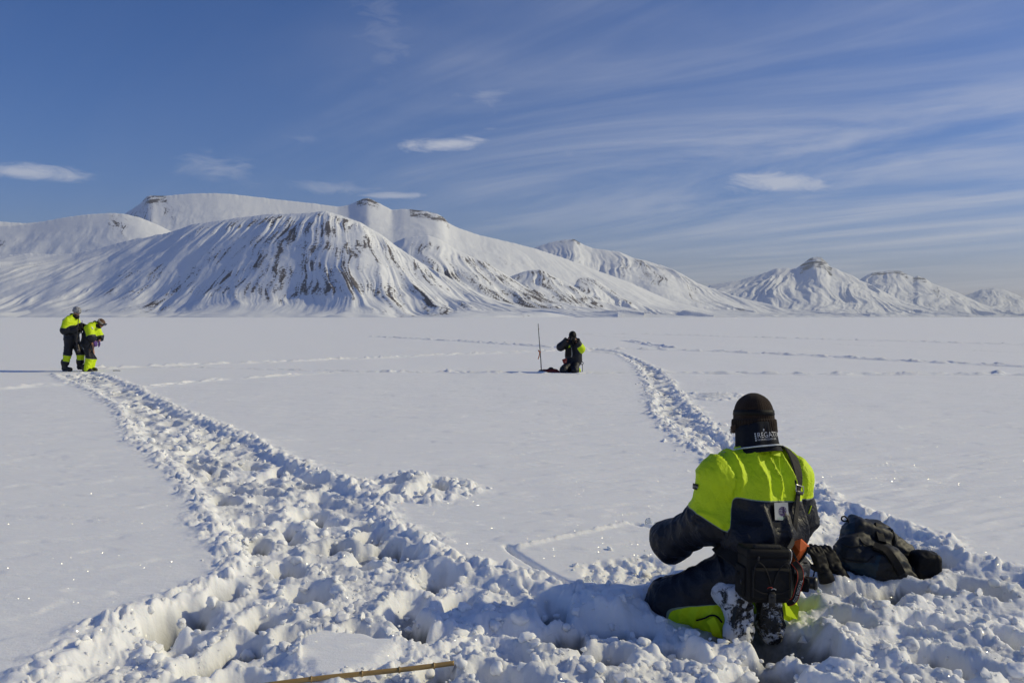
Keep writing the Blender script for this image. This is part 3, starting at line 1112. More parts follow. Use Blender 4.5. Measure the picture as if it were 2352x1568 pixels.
def surf(prims, k, h, pad=0.03):
    """surface-nets mesh of a smooth union"""
    lo, hi = np.full(3, 1e9), np.full(3, -1e9)
    for pr in prims:
        if pr[0] == 'c':
            r = max(pr[3], pr[4])
            for q in (pr[1], pr[2]):
                lo, hi = np.minimum(lo, np.asarray(q) - r), np.maximum(hi, np.asarray(q) + r)
        else:
            r = float(np.linalg.norm(pr[2])) if pr[0] == 'b' else float(np.max(pr[2]))
            lo, hi = np.minimum(lo, np.asarray(pr[1]) - r), np.maximum(hi, np.asarray(pr[1]) + r)
    lo -= pad
    hi += pad
    n = np.ceil((hi - lo) / h).astype(int) + 1
    gx, gy, gz = [lo[i] + np.arange(n[i]) * h for i in range(3)]
    P = np.stack(np.meshgrid(gx, gy, gz, indexing='ij'), -1)
    F = sdf(P, prims, k)
    ins = F < 0
    c = np.zeros(n - 1, int)
    for dx in (0, 1):
        for dy in (0, 1):
            for dz in (0, 1):
                c += ins[dx:n[0] - 1 + dx, dy:n[1] - 1 + dy, dz:n[2] - 1 + dz]
    act = (c > 0) & (c < 8)
    ids = np.full(act.shape, -1, int)
    I = np.argwhere(act)
    ids[act] = np.arange(len(I))
    acc = np.zeros((len(I), 3))
    cnt = np.zeros(len(I))
    cor = [(a, b, d) for a in (0, 1) for b in (0, 1) for d in (0, 1)]
    for i, A in enumerate(cor):
        for B in cor[i + 1:]:
            if sum(abs(A[j] - B[j]) for j in range(3)) != 1:
                continue
            fa = F[I[:, 0] + A[0], I[:, 1] + A[1], I[:, 2] + A[2]]
            fb = F[I[:, 0] + B[0], I[:, 1] + B[1], I[:, 2] + B[2]]
            m = (fa < 0) != (fb < 0)
            t = fa / np.where(m, fa - fb, 1)
            p = np.array(A) + (np.array(B) - np.array(A)) * t[:, None]
            acc[m] += p[m]
            cnt[m] += 1
    verts = lo + (I + acc / cnt[:, None]) * h
    quads = []
    for ax in range(3):
        o1, o2 = [(1, 2), (2, 0), (0, 1)][ax]
        sl0 = [slice(None)] * 3
        sl1 = [slice(None)] * 3
        sl0[ax] = slice(0, n[ax] - 1)
        sl1[ax] = slice(1, n[ax])
        a, b = ins[tuple(sl0)], ins[tuple(sl1)]
        ch = np.argwhere(a != b)
        ok = (ch[:, o1] > 0) & (ch[:, o2] > 0) & (ch[:, o1] < n[o1] - 1) & (ch[:, o2] < n[o2] - 1)
        ch = ch[ok]
        flip = a[ch[:, 0], ch[:, 1], ch[:, 2]]
        e1, e2 = np.eye(3, dtype=int)[o1], np.eye(3, dtype=int)[o2]
        q = [ids[tuple((ch + s).T)] for s in (0 * e1, -e1, -e1 - e2, -e2)]
        q = np.stack(q, 1)
        q[~flip] = q[~flip][:, ::-1]
        quads.append(q)
    return verts, np.concatenate(quads)


def grad(P, prims, k, e=1e-3):
    g = np.stack([sdf(P + np.eye(3)[i] * e, prims, k) - sdf(P - np.eye(3)[i] * e, prims, k) for i in range(3)], -1)
    return g / (np.linalg.norm(g, axis=-1)[..., None] + 1e-9)


def onto(P, prims, k, off=0.0):
    """project points onto a surface and lift them by off; returns points and normals"""
    P = np.array(P, float)
    for _ in range(8):
        P = P - grad(P, prims, k) * (sdf(P, prims, k))[..., None]
    g = grad(P, prims, k)
    return P + g * off, g


def rays_onto(pts, prims, k, off=0.0):
    """first hits of the sight lines through picture points with a surface; a miss slides onto the nearest surface"""
    pts = np.asarray(pts, float)
    dirn = np.stack([(pts[:, 0] - CXV) / FV, np.ones(len(pts)), -(pts[:, 1] - HYV) / FV], 1)
    o = np.array([0, 0, CAMH])
    t = np.full(len(pts), 3.6)
    best = np.full(len(pts), 9.0)
    bt = t.copy()
    for _ in range(60):
        d = sdf(o + dirn * t[:, None], prims, k)
        m = d < best
        best = np.where(m, d, best)
        bt = np.where(m, t, bt)
        t = np.minimum(t + np.maximum(d, 0) * .8, 6.5)
    P, g = onto(o + dirn * bt[:, None], prims, k, off)
    return P, g


def ray_onto(px, py, prims, k, off=0.0):
    P, g = rays_onto([(px, py)], prims, k, off)
    return P[0], g[0]


# ------------------------------------------------------------------ materials of clothing and kit
def cloth(name, col, rough=0.7, weave=900.0, bumps=0.25, dirt=0.0, spec=.3, sheen=0.0):
    m, t, b = mat_new(name)
    tc = t.nodes.new('ShaderNodeTexCoord')
    p = tc.outputs['Object']
    n = noise_tex(t, p, 14.0, 4.0, .6)
    lo = tuple(c * .82 for c in col)
    hi = tuple(min(1, c * 1.12) for c in col)
    base = mixc(t, n, lo, hi)
    if dirt:
        k = sstep(t, noise_tex(t, p, 30.0, 5.0, .65), 0.62, 0.72, 0, dirt)
        base = mixc(t, k, base, (0.04, 0.04, 0.035))
    t.links.new(base, b.inputs['Base Color'])
    b.inputs['Roughness'].default_value = rough
    b.inputs['Specular IOR Level'].default_value = spec
    b.inputs['Sheen Weight'].default_value = sheen
    h = mth(t, 'ADD', mth(t, 'MULTIPLY', noise_tex(t, p, 45.0, 4.0, .6), .006), mth(t, 'MULTIPLY', noise_tex(t, p, weave, 2.0), .0006))
    bump(t, b, h, bumps, 1.0)
    return m


YEL = (0.60, 0.80, 0.006)
NAVY = (0.0055, 0.0075, 0.0140)


def suit_material(name):
    """fluorescent yellow where the suit's yellow panels are (attribute), navy elsewhere, a grey piping between"""
    m, t, b = mat_new(name)
    tc = t.nodes.new('ShaderNodeTexCoord')
    p = tc.outputs['Object']
    a = attr(t, 'panel')
    y = mixc(t, noise_tex(t, p, 9.0, 4.0, .6), tuple(c * .86 for c in YEL), tuple(c * 1.06 for c in YEL))
    soil = sstep(t, noise_tex(t, p, 24.0, 6.0, .7), 0.66, 0.80, 0, .55)
    y = mixc(t, soil, y, (0.16, 0.19, 0.02))
    nv = mixc(t, noise_tex(t, p, 12.0, 4.0, .6), tuple(c * .8 for c in NAVY), tuple(c * 1.5 for c in NAVY))
    k = sstep(t, a, -0.0012, 0.0012)
    c = mixc(t, k, nv, y)
    pp = mth(t, 'MULTIPLY', sstep(t, mth(t, 'ABSOLUTE', mth(t, 'ADD', a, 0.0025)), 0.0034, 0.0020), attr(t, 'piping'))
    c = mixc(t, pp, c, (0.20, 0.25, 0.20))
    t.links.new(c, b.inputs['Base Color'])
    t.links.new(mth(t, 'MULTIPLY_ADD', k, 0.12, 0.50), b.inputs['Roughness'])
    b.inputs['Specular IOR Level'].default_value = 0.35
    mpg = t.nodes.new('ShaderNodeMapping')
    mpg.inputs['Scale'].default_value = (1.0, 1.0, .45)
    mpg.inputs['Rotation'].default_value = (0, R(16), 0)
    t.links.new(p, mpg.inputs[0])
    cre = mth(t, 'ABSOLUTE', mth(t, 'SUBTRACT', noise_tex(t, mpg.outputs[0], 11.0, 2.0, .5, .6), .5))
    cre2 = mth(t, 'ABSOLUTE', mth(t, 'SUBTRACT', noise_tex(t, p, 24.0, 2.0, .5, .8), .5))
    h = mth(t, 'ADD', mth(t, 'MULTIPLY', cre, .034), mth(t, 'MULTIPLY_ADD', cre2, .016, mth(t, 'MULTIPLY', noise_tex(t, p, 700.0, 2.0), .0005)))
    bump(t, b, h, 0.6, 1.0)
    return m


M_SUIT = suit_material('flotation_suit')
M_BLACK = cloth('black_nylon', (0.007, 0.007, 0.008), .6, 700, spec=.2)
M_BLACK2 = cloth('black_mesh', (0.010, 0.010, 0.011), .75, 500, .5, spec=.2)
M_WEB = cloth('webbing', (0.022, 0.021, 0.020), .75, 420, .7)
M_NAVYF = cloth('navy_fleece', NAVY, .85, 500, .5)
M_CHAR = cloth('charcoal_nylon', (0.016, 0.016, 0.017), .65, 600, spec=.2)
M_GREYN = cloth('grey_nylon', (0.035, 0.036, 0.034), .65, 600)
M_TEAL = cloth('teal_nylon', (0.010, 0.040, 0.062), .6, 600)
M_ORANGE = cloth('orange_nylon', (0.55, 0.10, 0.010), .6, 600)
M_RED = cloth('red_nylon', (0.20, 0.028, 0.022), .6, 600)
M_YELF = cloth('yellow_fabric', YEL, .62, 800)
M_SILVER = cloth('reflective_tape', (0.42, 0.44, 0.45), .4, 900, .1, spec=.6)
M_WHITE = cloth('white_print', (0.55, 0.56, 0.57), .6, 900, .05)
M_PALE = cloth('pale_patch', (0.34, 0.36, 0.39), .6, 900, .1)
M_PURPLE = cloth('purple_print', (0.07, 0.035, 0.16), .6, 900, .05)
M_PURPG = cloth('purple_glove', (0.10, 0.05, 0.24), .7, 900, .2)
M_GREENP = cloth('green_print', (0.25, 0.45, 0.38), .6, 900, .05)
M_SKIN = cloth('skin', (0.42, 0.23, 0.16), .55, 300, .1)
M_HAIR = cloth('brown_hair', (0.10, 0.055, 0.03), .6, 200, .6)
M_PIPE = cloth('white_piping', (0.62, 0.65, 0.66), .5, 500, .1)
M_REDP = cloth('red_print', (0.40, 0.04, 0.02), .5, 500, .1)


def plastic(name, col, rough=.4, metal=0.0):
    m, t, b = mat_new(name)
    tc = t.nodes.new('ShaderNodeTexCoord')
    n = noise_tex(t, tc.outputs['Object'], 40.0, 4.0)
    t.links.new(mixc(t, n, tuple(c * .8 for c in col), tuple(min(1, c * 1.2) for c in col)), b.inputs['Base Color'])
    t.links.new(mth(t, 'MULTIPLY_ADD', n, .2, rough - .1), b.inputs['Roughness'])
    b.inputs['Metallic'].default_value = metal
    return m


M_BPL = plastic('black_plastic', (0.015, 0.015, 0.016), .38)
M_STEEL = plastic('steel', (0.55, 0.54, 0.52), .3, 1.0)
M_GUN = plastic('gun_steel', (0.04, 0.04, 0.045), .35, .6)
M_WOOD = plastic('gun_stock', (0.03, 0.022, 0.016), .45)
M_LENS = plastic('goggle_lens', (0.02, 0.03, 0.06), .12)
M_GOGF = plastic('goggle_strap', (0.34, 0.31, 0.27), .5)


def knit_material(name, col, ribs):
    m, t, b = mat_new(name)
    tc = t.nodes.new('ShaderNodeTexCoord')
    p = tc.outputs['Object']
    n = noise_tex(t, p, 60.0, 4.0, .7)
    t.links.new(mixc(t, n, tuple(c * .6 for c in col), tuple(c * 1.3 for c in col)), b.inputs['Base Color'])
    b.inputs['Roughness'].default_value = .9
    b.inputs['Specular IOR Level'].default_value = .15
    b.inputs['Sheen Weight'].default_value = .08
    h = mth(t, 'ADD', mth(t, 'MULTIPLY', noise_tex(t, p, 160.0, 2.0), .004), mth(t, 'MULTIPLY', noise_tex(t, p, 500.0, 2.0), .002))
    bump(t, b, h, .6, 1.0)
    return m


M_KNIT = knit_material('brown_knit', (0.030, 0.019, 0.013), 30)


def pattern_hat_material():
    m, t, b = mat_new('grey_patterned_knit')
    tc = t.nodes.new('ShaderNodeTexCoord')
    n = noise_tex(t, tc.outputs['Object'], 42.0, 2.0, .5, 1.5)
    t.links.new(mixc(t, sstep(t, n, .44, .54), (0.06, 0.06, 0.07), (0.42, 0.42, 0.44)), b.inputs['Base Color'])
    b.inputs['Roughness'].default_value = .9
    return m


M_PATHAT = pattern_hat_material()


def boot_material(name, amount):
    """black rubber caked with snow"""
    m, t, b = mat_new(name)
    tc = t.nodes.new('ShaderNodeTexCoord')
    p = tc.outputs['Object']
    n = noise_tex(t, p, 17.0, 6.0, .68, .6)
    n2 = noise_tex(t, p, 120.0, 3.0, .6)
    k = sstep(t, mth(t, 'MULTIPLY_ADD', n2, .25, n), 0.78 - amount, 0.88 - amount)
    t.links.new(mixc(t, k, (0.013, 0.013, 0.014), (0.62, 0.64, 0.68)), b.inputs['Base Color'])
    t.links.new(mth(t, 'MULTIPLY_ADD', k, .3, .5), b.inputs['Roughness'])
    h = mth(t, 'ADD', mth(t, 'MULTIPLY', k, .006), mth(t, 'MULTIPLY', n2, .004))
    bump(t, b, h, .8, 1.0)
    return m


M_BOOTS = boot_material('snowy_boot', .26)
M_SOLE = boot_material('snowy_sole', .16)
M_BOOT = boot_material('boot', .02)


# ------------------------------------------------------------------ people
def unit(v):
    v = np.asarray(v, float)
    return v / np.linalg.norm(v)


def lin(a, b, t):
    return np.asarray(a) * (1 - t) + np.asarray(b) * t


def person_prims(J, W, puff):
    """W: half widths; puff: thickness of the clothing"""
    r = W
    fw, rt = J['fwd'], J['right']
    P = []
    tags = []

    def add(tagn, pr):
        P.append(pr)
        tags.append(tagn)
    for s, k in (('L', -1), ('R', 1)):
        ch = J['chest'] + rt * k * r['chestx']
        hp = J['hips'] + rt * k * r['hipx']
        wa = lin(ch, hp, .6)
        add('torso', ('c', ch, wa, r['chest'] + puff, r['waist'] + puff))
        add('torso', ('c', wa, hp, r['waist'] + puff, r['hip'] + puff))
        add('torso', ('c', J['neck'] + rt * k * .045, lin(J['sh' + s], J['neck'], .12), r['neck'] + puff * .9, r['sh'] + puff * .8))
        add('arm' + s, ('c', J['sh' + s], J['el' + s], r['sh'] + puff, r['el'] + puff))
        add('fore' + s, ('c', J['el' + s], J['wr' + s], r['el'] + puff, r['wr'] + puff * 1.15))
        add('thigh' + s, ('c', J['hip' + s], J['kn' + s], r['th'] + puff, r['kn'] + puff))
        add('shin' + s, ('c', J['kn' + s], J['an' + s], r['kn'] + puff * .8, r['an'] + puff * 1.1))
    return P, tags


def body_mesh(J, W, h, parent, face=True, hand=.05):
    """the person: head with a face, neck, trunk and limbs in one skin"""
    P, _ = person_prims(J, W, -0.012)
    hd, fw, up = J['head'], J['hfwd'], J['hup']
    sd = np.cross(fw, up)
    M3 = np.stack([fw, sd, up], 1)
    P.append(('c', J['neck'], hd - up * .06, .055, .055))
    P.append(('e', hd - up * .012, (.094, .076, .104), M3))
    P.append(('e', hd + fw * .045 - up * .06, (.055, .052, .062), M3))          # jaw
    P.append(('c', hd + fw * .090 + up * .012, hd + fw * .112 - up * .020, .009, .014))   # nose
    for s in (-1, 1):
        P.append(('e', hd + sd * .076 * s - up * .008 - fw * .005, (.018, .010, .030), M3))   # ears
        P.append(('c', hd + fw * .086 + sd * .018 * s + up * .022, hd + fw * .078 + sd * .048 * s + up * .020, .008, .006))   # brow
    P.append(('c', hd + fw * .094 + sd * .020 - up * .052, hd + fw * .094 - sd * .020 - up * .052, .007, .007))  # lips
    for s in ('L', 'R'):
        d = J['wr' + s] - J['el' + s]
        d = d / np.linalg.norm(d)
        P.append(('c', J['wr' + s], J['wr' + s] + d * hand, .024, .026))
    v, q = surf(P, .022, h)
    o = mesh_obj('body', v, q, M_SKIN, parent)
    if face:
        for s in (-1, 1):
            c = hd + fw * .082 + sd * .031 * s + up * .008
            ev, ef = ico(2)
            e = mesh_obj('eye', ev * .011 + c, None, M_WHITE, o, tris=ef)
            mesh_obj('iris', ev * .006 + c + fw * .0065, None, M_BLACK, o, tris=ef)
    return o


def limb_t(P, a, b):
    a, b = np.asarray(a, float), np.asarray(b, float)
    ba = b - a
    return ((P - a) @ ba) / (ba @ ba), np.linalg.norm(ba)


def suit_mesh(J, W, puff, k, h, parent, panel, fold, extra=(), seed=0, cuff=True):
    P, tags = person_prims(J, W, puff)
    P = P + list(extra)
    tags = tags + ['extra'] * len(extra)
    if cuff:
        for s in ('L', 'R'):
            d = J['wr' + s] - J['el' + s]
            d = d / np.linalg.norm(d)
            P.append(('c', J['wr' + s], J['wr' + s] + d * .02, W['wr'] + puff * 1.15, W['wr'] + puff * 1.15))
            tags.append('fore' + s)
    v, q = surf(P, k, h)
    D = np.stack([prim_eval(v, pr) for pr in P], 1)
    near = D.argmin(1)
    names = np.array(tags)[near]
    pan = np.full(len(v), -1.0)
    pip = np.ones(len(v))
    wsum = np.zeros(len(v))
    acc = np.zeros(len(v))
    tarr = np.array(tags)
    for tg in set(tags):
        dm = D[:, tarr == tg].min(1)
        m = dm < D.min(1) + .05
        if m.any():
            w = np.exp(-(dm[m] - D[m].min(1)) / .010)
            acc[m] += w * np.clip(panel(tg, v[m]), -.03, .03)
            wsum[m] += w
    pan = acc / wsum
    g = grad(v, P, k)
    d = fold(v, names) if fold else 0
    v = v + g * np.asarray(d)[:, None]
    for s in ('L', 'R'):                     # cut the cuffs square and hollow them
        ax_ = unit(J['wr' + s] - J['el' + s])
        c_ = J['wr' + s] + ax_ * .045
        rel = v - c_
        al = rel @ ax_
        rad = np.linalg.norm(rel - al[:, None] * ax_, axis=1)
        m = (al > 0) & (rad < .22)
        v[m] -= ax_ * al[m][:, None]
        R0 = W['wr'] + puff * 1.1
        m2 = m & (rad < R0 * .86)
        v[m2] -= ax_ * (.05 * sm(R0 * .86 - rad[m2], 0, .02))[:, None]
    o = mesh_obj('suit', v, q, M_SUIT, parent, attrs={'panel': pan, 'piping': pip})
    return o, P


def folds_std(amp, seed, J):
    def f(v, names):
        w = v + 0.03 * np.stack([pn3(v * 7 + seed), pn3(v * 7 + 20 + seed), pn3(v * 7 + 40 + seed)], -1)
        n1 = 1 - 2 * np.abs(pn3(w * np.array([9, 9, 3.2]) + seed))
        n2 = 1 - 2 * np.abs(pn3(w * np.array([20, 20, 9]) + seed + 5))
        n3 = pn3(v * 5 + seed)
        out = amp * (n1 * .8 + n2 * .4) + amp * .8 * n3
        # rings of slack cloth around the joints
        for s in ('L', 'R'):
            for tg, a, b in (('fore' + s, 'el' + s, 'wr' + s), ('arm' + s, 'sh' + s, 'el' + s), ('shin' + s, 'kn' + s, 'an' + s), ('thigh' + s, 'hip' + s, 'kn' + s)):
                m = names == tg
                if m.any():
                    t, L = limb_t(v[m], J[a], J[b])
                    out[m] = out[m] * .7 + amp * .9 * (1 - 2 * np.abs(np.sin(t * L * 34 + 2.2 * pn3(v[m] * 8 + seed)))) * np.clip(.4 + pn3(v[m] * 4 + 9), 0, 1)
        return out
    return f


def glove_prims(M, curl=.6, scale=1.0):
    """a gloved hand: local x along the fingers, local z out of the back of the hand"""
    P = []

    def p(x, y, z):
        return np.array(tuple(M @ Vector((x * scale, y * scale, z * scale))))
    s = scale
    M3 = np.array([[M[i][j] for j in range(3)] for i in range(3)])
    P.append(('b', p(.045, 0, 0), np.array([.052, .046, .020]) * s, .018 * s, M3))
    P.append(('c', p(-.03, 0, 0), p(.0, 0, 0), .036 * s, .036 * s))
    for i, (y, L) in enumerate(((.034, .066), (.012, .078), (-.011, .072), (-.033, .056))):
        a = p(.088, y, .002)
        c1 = curl * .8
        b = p(.088 + L * .5 * math.cos(c1), y * 1.05, -L * .5 * math.sin(c1))
        c2 = curl * 1.9
        e = p(.088 + L * .5 * math.cos(c1) + L * .5 * math.cos(c2), y * 1.05, -L * .5 * math.sin(c1) - L * .5 * math.sin(c2))
        P.append(('c', a, b, .0125 * s, .0120 * s))
        P.append(('c', b, e, .0120 * s, .0100 * s))
    P.append(('c', p(.015, .045, -.005), p(.055, .072, -.018), .0150 * s, .0135 * s))
    P.append(('c', p(.055, .072, -.018), p(.086, .070, -.032), .0135 * s, .0110 * s))
    return P


def glove(name, M, mat, parent, curl=.6, h=.006, scale=1.0):
    P = glove_prims(M, curl, scale)
    v, q = surf(P, .006 * scale, h)
    return mesh_obj(name, v, q, mat, parent)


def boot(parent, M, mat, sole_mat, L=.30, shaft=.20, tread=True, h=.008, r=.052, wide=1.0):
    """local x to the toe, local z up the shaft; the heel stands at the origin"""
    def p(x, y, z):
        return np.array(tuple(M @ Vector((x, y, z))))
    P = [('c', p(.035, 0, .055), p(L - .055, 0, .045), .046 * wide, .044 * wide),
         ('c', p(L - .10, .010, .042), p(L - .045, -.008, .040), .050 * wide, .042 * wide),
         ('c', p(.05, 0, .08), p(.045, 0, shaft), .056, r + .012),
         ('c', p(.10, 0, .09), p(.05, 0, shaft * .8), .045, r)]
    v, q = surf(P, .05, h)
    g = pn3(v * 30) * .004
    v = v + grad(v, P, .05) * g[:, None]
    b = mesh_obj('boot', v, q, mat, parent)
    # sole: outline slab with lugs
    out = []
    n = 28
    for i in range(n):
        a = 2 * math.pi * i / n
        x = L / 2 + (L / 2) * math.cos(a)
        wy = .050 + .006 * math.sin((x / L) * 6.2 - 1.2)
        wy *= (.86 if x < L * .55 else 1.0) * wide
        out.append((x, wy * math.copysign(abs(math.sin(a)) ** .6, math.sin(a)) - .006 * (x / L > .6)))
    Vs = [p(x, y, .020) for x, y in out] + [p(x, y, -.004) for x, y in out]
    F = [tuple(range(n)), tuple(range(2 * n - 1, n - 1, -1))] + [(i, i + n, (i + 1) % n + n, (i + 1) % n) for i in range(n)]
    s = poly_mesh('sole', Vs, F, sole_mat, b)
    if tread:
        for i in range(7):
            x = .03 + i * (L - .055) / 6.3
            for sy in (-1, 1):
                w = (.030 if .28 < x / L < .45 else .038) * wide
                rbox('lug', (.020, w, .010), sole_mat, s if False else b, M @ Matrix.Translation((x, sy * (w / 2 + .005), -.006)) @ Matrix.Rotation(sy * .35, 4, 'Z'), .003, 1)
    return b


def hat_lathe(name, c, up, fw, prof, mat, parent, rib=0, nrib=40, seg=96, squash=.88):
    """prof: (height, radius, rib 0..1)"""
    up, fw = np.asarray(up, float), np.asarray(fw, float)
    sd = np.cross(fw, up)
    V_, F = [], []
    for (z, r, rb) in prof:
        for k in range(seg):
            a = 2 * math.pi * k / seg
            rr = r + rib * rb * math.sin(nrib * a) + .0025 * math.sin(3 * a + 40 * z) * math.sin(5 * a - 25 * z)
            V_.append(c + up * z + fw * rr * math.cos(a) * 1.08 + sd * rr * math.sin(a) * squash)
    for i in range(len(prof) - 1):
        for k in range(seg):
            F.append((i * seg + k, i * seg + (k + 1) % seg, (i + 1) * seg + (k + 1) % seg, (i + 1) * seg + k))
    F.append(tuple((len(prof) - 1) * seg + k for k in range(seg)))
    o = poly_mesh(name, V_, F, mat, parent, True)
    return o


def text_mesh(name, txt, mat, parent, mapf, size=1.0, sub=2):
    """flat lettering mapped on a surface by mapf((x, y) array) -> points"""
    cu = bpy.data.curves.new(name, 'FONT')
    cu.body = txt
    cu.size = size
    cu.resolution_u = 3
    tmp = bpy.data.objects.new(name, cu)
    COL.objects.link(tmp)
    dg = bpy.context.evaluated_depsgraph_get()
    me = bpy.data.meshes.new_from_object(tmp.evaluated_get(dg))
    bpy.data.objects.remove(tmp)
    bm = bmesh.new()
    bm.from_mesh(me)
    bmesh.ops.triangulate(bm, faces=bm.faces)
    bmesh.ops.subdivide_edges(bm, edges=[e for e in bm.edges if e.calc_length() > size * .25], cuts=1)
    bmesh.ops.triangulate(bm, faces=bm.faces)
    bm.to_mesh(me)
    bm.free()
    co = np.array([v.co[:2] for v in me.vertices])
    w = mapf(co)
    me.vertices.foreach_set('co', np.asarray(w, np.float32).ravel())
    me.materials.clear()
    me.materials.append(mat)
    me.update()
    o = bpy.data.objects.new(name, me)
    COL.objects.link(o)
    if parent:
        o.parent = parent
    return o


# ------------------------------------------------------------------ the near person, kneeling with the back to us
WID = dict(chestx=.085, hipx=.085, chest=.100, waist=.095, hip=.105, neck=.050, sh=.060, el=.064, wr=.052, th=.085, kn=.062, an=.050)


def near_person():
    root = empty('person', (1.2, 4.45, -.2))
    tag(root, 'kneeling person in yellow and navy suit seen from behind, brown knit hat, nearest the camera', 'person', 'people on the ice')
    root['pose'] = 'kneeling'
    fa = R(28)
    J = dict(fwd=np.array([-math.sin(fa), math.cos(fa), 0]), right=np.array([math.cos(fa), math.sin(fa), 0]))
    J['head'] = V(1731, 948, 4.66)
    J['hfwd'] = unit([-.30, .95, -.10])
    J['hup'] = unit(np.array([0, .10, 1.0]))
    J['hup'] = unit(J['hup'] - J['hfwd'] * np.dot(J['hup'], J['hfwd']))
    J['neck'] = V(1743, 1050, 4.60)
    J['chest'] = V(1752, 1115, 4.56)
    J['hips'] = V(1752, 1300, 4.46)
    J['shL'], J['shR'] = V(1644, 1096, 4.50), V(1820, 1096, 4.66)
    J['elL'], J['elR'] = V(1632, 1192, 4.50), V(1826, 1190, 4.76)
    J['wrL'], J['wrR'] = V(1540, 1243, 4.72), V(1745, 1232, 4.98)
    J['hipL'], J['hipR'] = V(1708, 1310, 4.46), V(1795, 1305, 4.56)
    J['knL'], J['knR'] = V(1532, 1380, 4.58), V(1700, 1372, 4.92)
    J['anL'], J['anR'] = V(1652, 1420, 4.46), V(1790, 1398, 4.60)
    body_mesh(J, WID, .013, root, True, .0)
    ZY = 0.552

    def panel(tg, p):
        if tg == 'torso' or tg == 'extra':
            return p[:, 2] - (ZY - 0.11 * (p[:, 0] - 1.36))
        if tg.startswith('arm'):
            t, L = limb_t(p, J['sh' + tg[-1]], J['el' + tg[-1]])
            if tg[-1] == 'L':
                # slanting lower edge of the yellow sleeve
                return p[:, 2] - (0.46 - 0.62 * (p[:, 0] - 1.00))
            return p[:, 2] - (ZY - 0.11 * (p[:, 0] - 1.36))
        if tg.startswith('fore'):
            if tg[-1] == 'L':
                return p[:, 2] - (0.46 - 0.62 * (p[:, 0] - 1.00))
            return np.full(len(p), -1.0)
        if tg.startswith('shin'):
            t, L = limb_t(p, J['kn' + tg[-1]], J['an' + tg[-1]])
            a = t * L
            return np.minimum(a - .0, 0.070 - (p[:, 2] - (-.015 + .02 * t)))
        return np.full(len(p), -1.0)

    std = folds_std(.0095, 3, J)

    def fold(v, names):
        d = std(v, names)
        # long folds hanging from the yoke
        m = names == 'torso'
        a = (v - J['chest']) @ J['right']
        z = v[:, 2]
        w = sm(z, .50, .62) * (1 - sm(z, .80, .90))
        ph = a * 62 + 7 * (z - .6) * np.sign(a) + 1.6 * pn3(v * 6)
        hang = (1 - 2 * np.abs(np.sin(ph * .5))) * w * .017
        w2 = (1 - sm(z, .50, .56)) * sm(z, .05, .3)
        ph2 = a * 48 + 5 * (z - .3) + 1.8 * pn3(v * 5 + 8)
        hang2 = (1 - 2 * np.abs(np.sin(ph2 * .5))) * w2 * .013
        d = np.where(m, d * .6 + hang + hang2, d)
        # bag of cloth over the waist seam
        d = d + np.where(m, .012 * np.exp(-((z - .40) / .07) ** 2) - .016 * np.exp(-((z - .27) / .05) ** 2), 0)
        return d
    extra = []
    so, SP = suit_mesh(J, WID, .040, .075, .0085, root, panel, fold, extra)
    so['label'] = 'fluorescent yellow and navy flotation suit'

    # collar with lettering
    cb = V(1740, 1026, 4.605)
    ct = V(1733, 979, 4.63)
    ax = unit(ct - cb)
    cf = unit(J['hfwd'] - ax * np.dot(J['hfwd'], ax))
    cs = np.cross(cf, ax)
    prof = [(-.035, .134), (-.010, .126), (.01, .120), (.06, .113), (.105, .112), (.112, .108), (.105, .102), (.0, .105)]
    seg = 72
    V_, F = [], []

    def col_pt(z, a, r):
        w = .004 * math.sin(5 * a + 30 * z) + .003 * math.sin(9 * a)
        tilt = .020 * math.cos(a)                # lower in front
        return cb + ax * (z - tilt * max(0, z) * 6) + cf * (r + w) * 1.02 * math.cos(a) + cs * (r + w) * .92 * math.sin(a)
    for z, r in prof:
        for k in range(seg):
            V_.append(col_pt(z, 2 * math.pi * k / seg, r))
    for i in range(len(prof) - 1):
        for k in range(seg):
            F.append((i * seg + k, i * seg + (k + 1) % seg, (i + 1) * seg + (k + 1) % seg, (i + 1) * seg + k))
    col = poly_mesh('collar', V_, F, M_NAVYF, root, True)
    col['label'] = 'navy stand-up collar with white lettering'

    def ang(px, py):
        p = V(px, py, 4.5) - cb
        return p

    def on_collar(a0, z0, sc):
        def f(co):
            out = []
            for x, y in co:
                z = z0 + y * sc
                a = a0 - x * sc / .115
                rr = np.interp(z, [-.035, -.010, .01, .06, .105], [.134, .126, .120, .113, .112]) + .0022
                out.append(col_pt(z, a, rr))
            return np.array(out)
        return f
    # angle that faces the camera on the collar
    back = -unit([cb[0], cb[1], 0])
    a_cam = math.atan2(np.dot(back, cs), np.dot(back, cf))
    # text starts left of the middle of what we see and runs round to the right
    for sgn in (1,):
        t1 = a_cam - .02
    test = [float(col_pt(.05, t1 + d, .115)[0]) for d in (-.3, .3)]
    dirn = 1 if test[0] > test[1] else -1

    def on_c(a0, z0, sc):
        def f(co):
            out = []
            for x, y in co:
                z = z0 + y * sc
                a = a0 - dirn * x * sc / .115
                rr = np.interp(z, [-.035, -.010, .01, .06, .105], [.134, .126, .120, .113, .112]) + .0024
                out.append(col_pt(z, a, rr))
            return np.array(out)
        return f
    a_txt = a_cam - dirn * 0.02
    text_mesh('lettering', 'REGATTA', M_WHITE, col, on_c(a_txt, .036, .036))
    text_mesh('lettering', 'NORWEGIAN LIFE', M_WHITE, col, on_c(a_txt, .022, .0140))
    for i in range(4):
        z0, z1 = .022 + i * .0105, .030 + i * .0105
        q = []
        f = on_c(a_txt + dirn * .10, 0, 1.0)
        for (x, z) in ((0, z0), (.007, z0), (.007, z1), (0, z1)):
            q.append(f([(x, z)])[0])
        poly_mesh('logo_bar', q, [(0, 1, 2, 3)], M_WHITE, col)
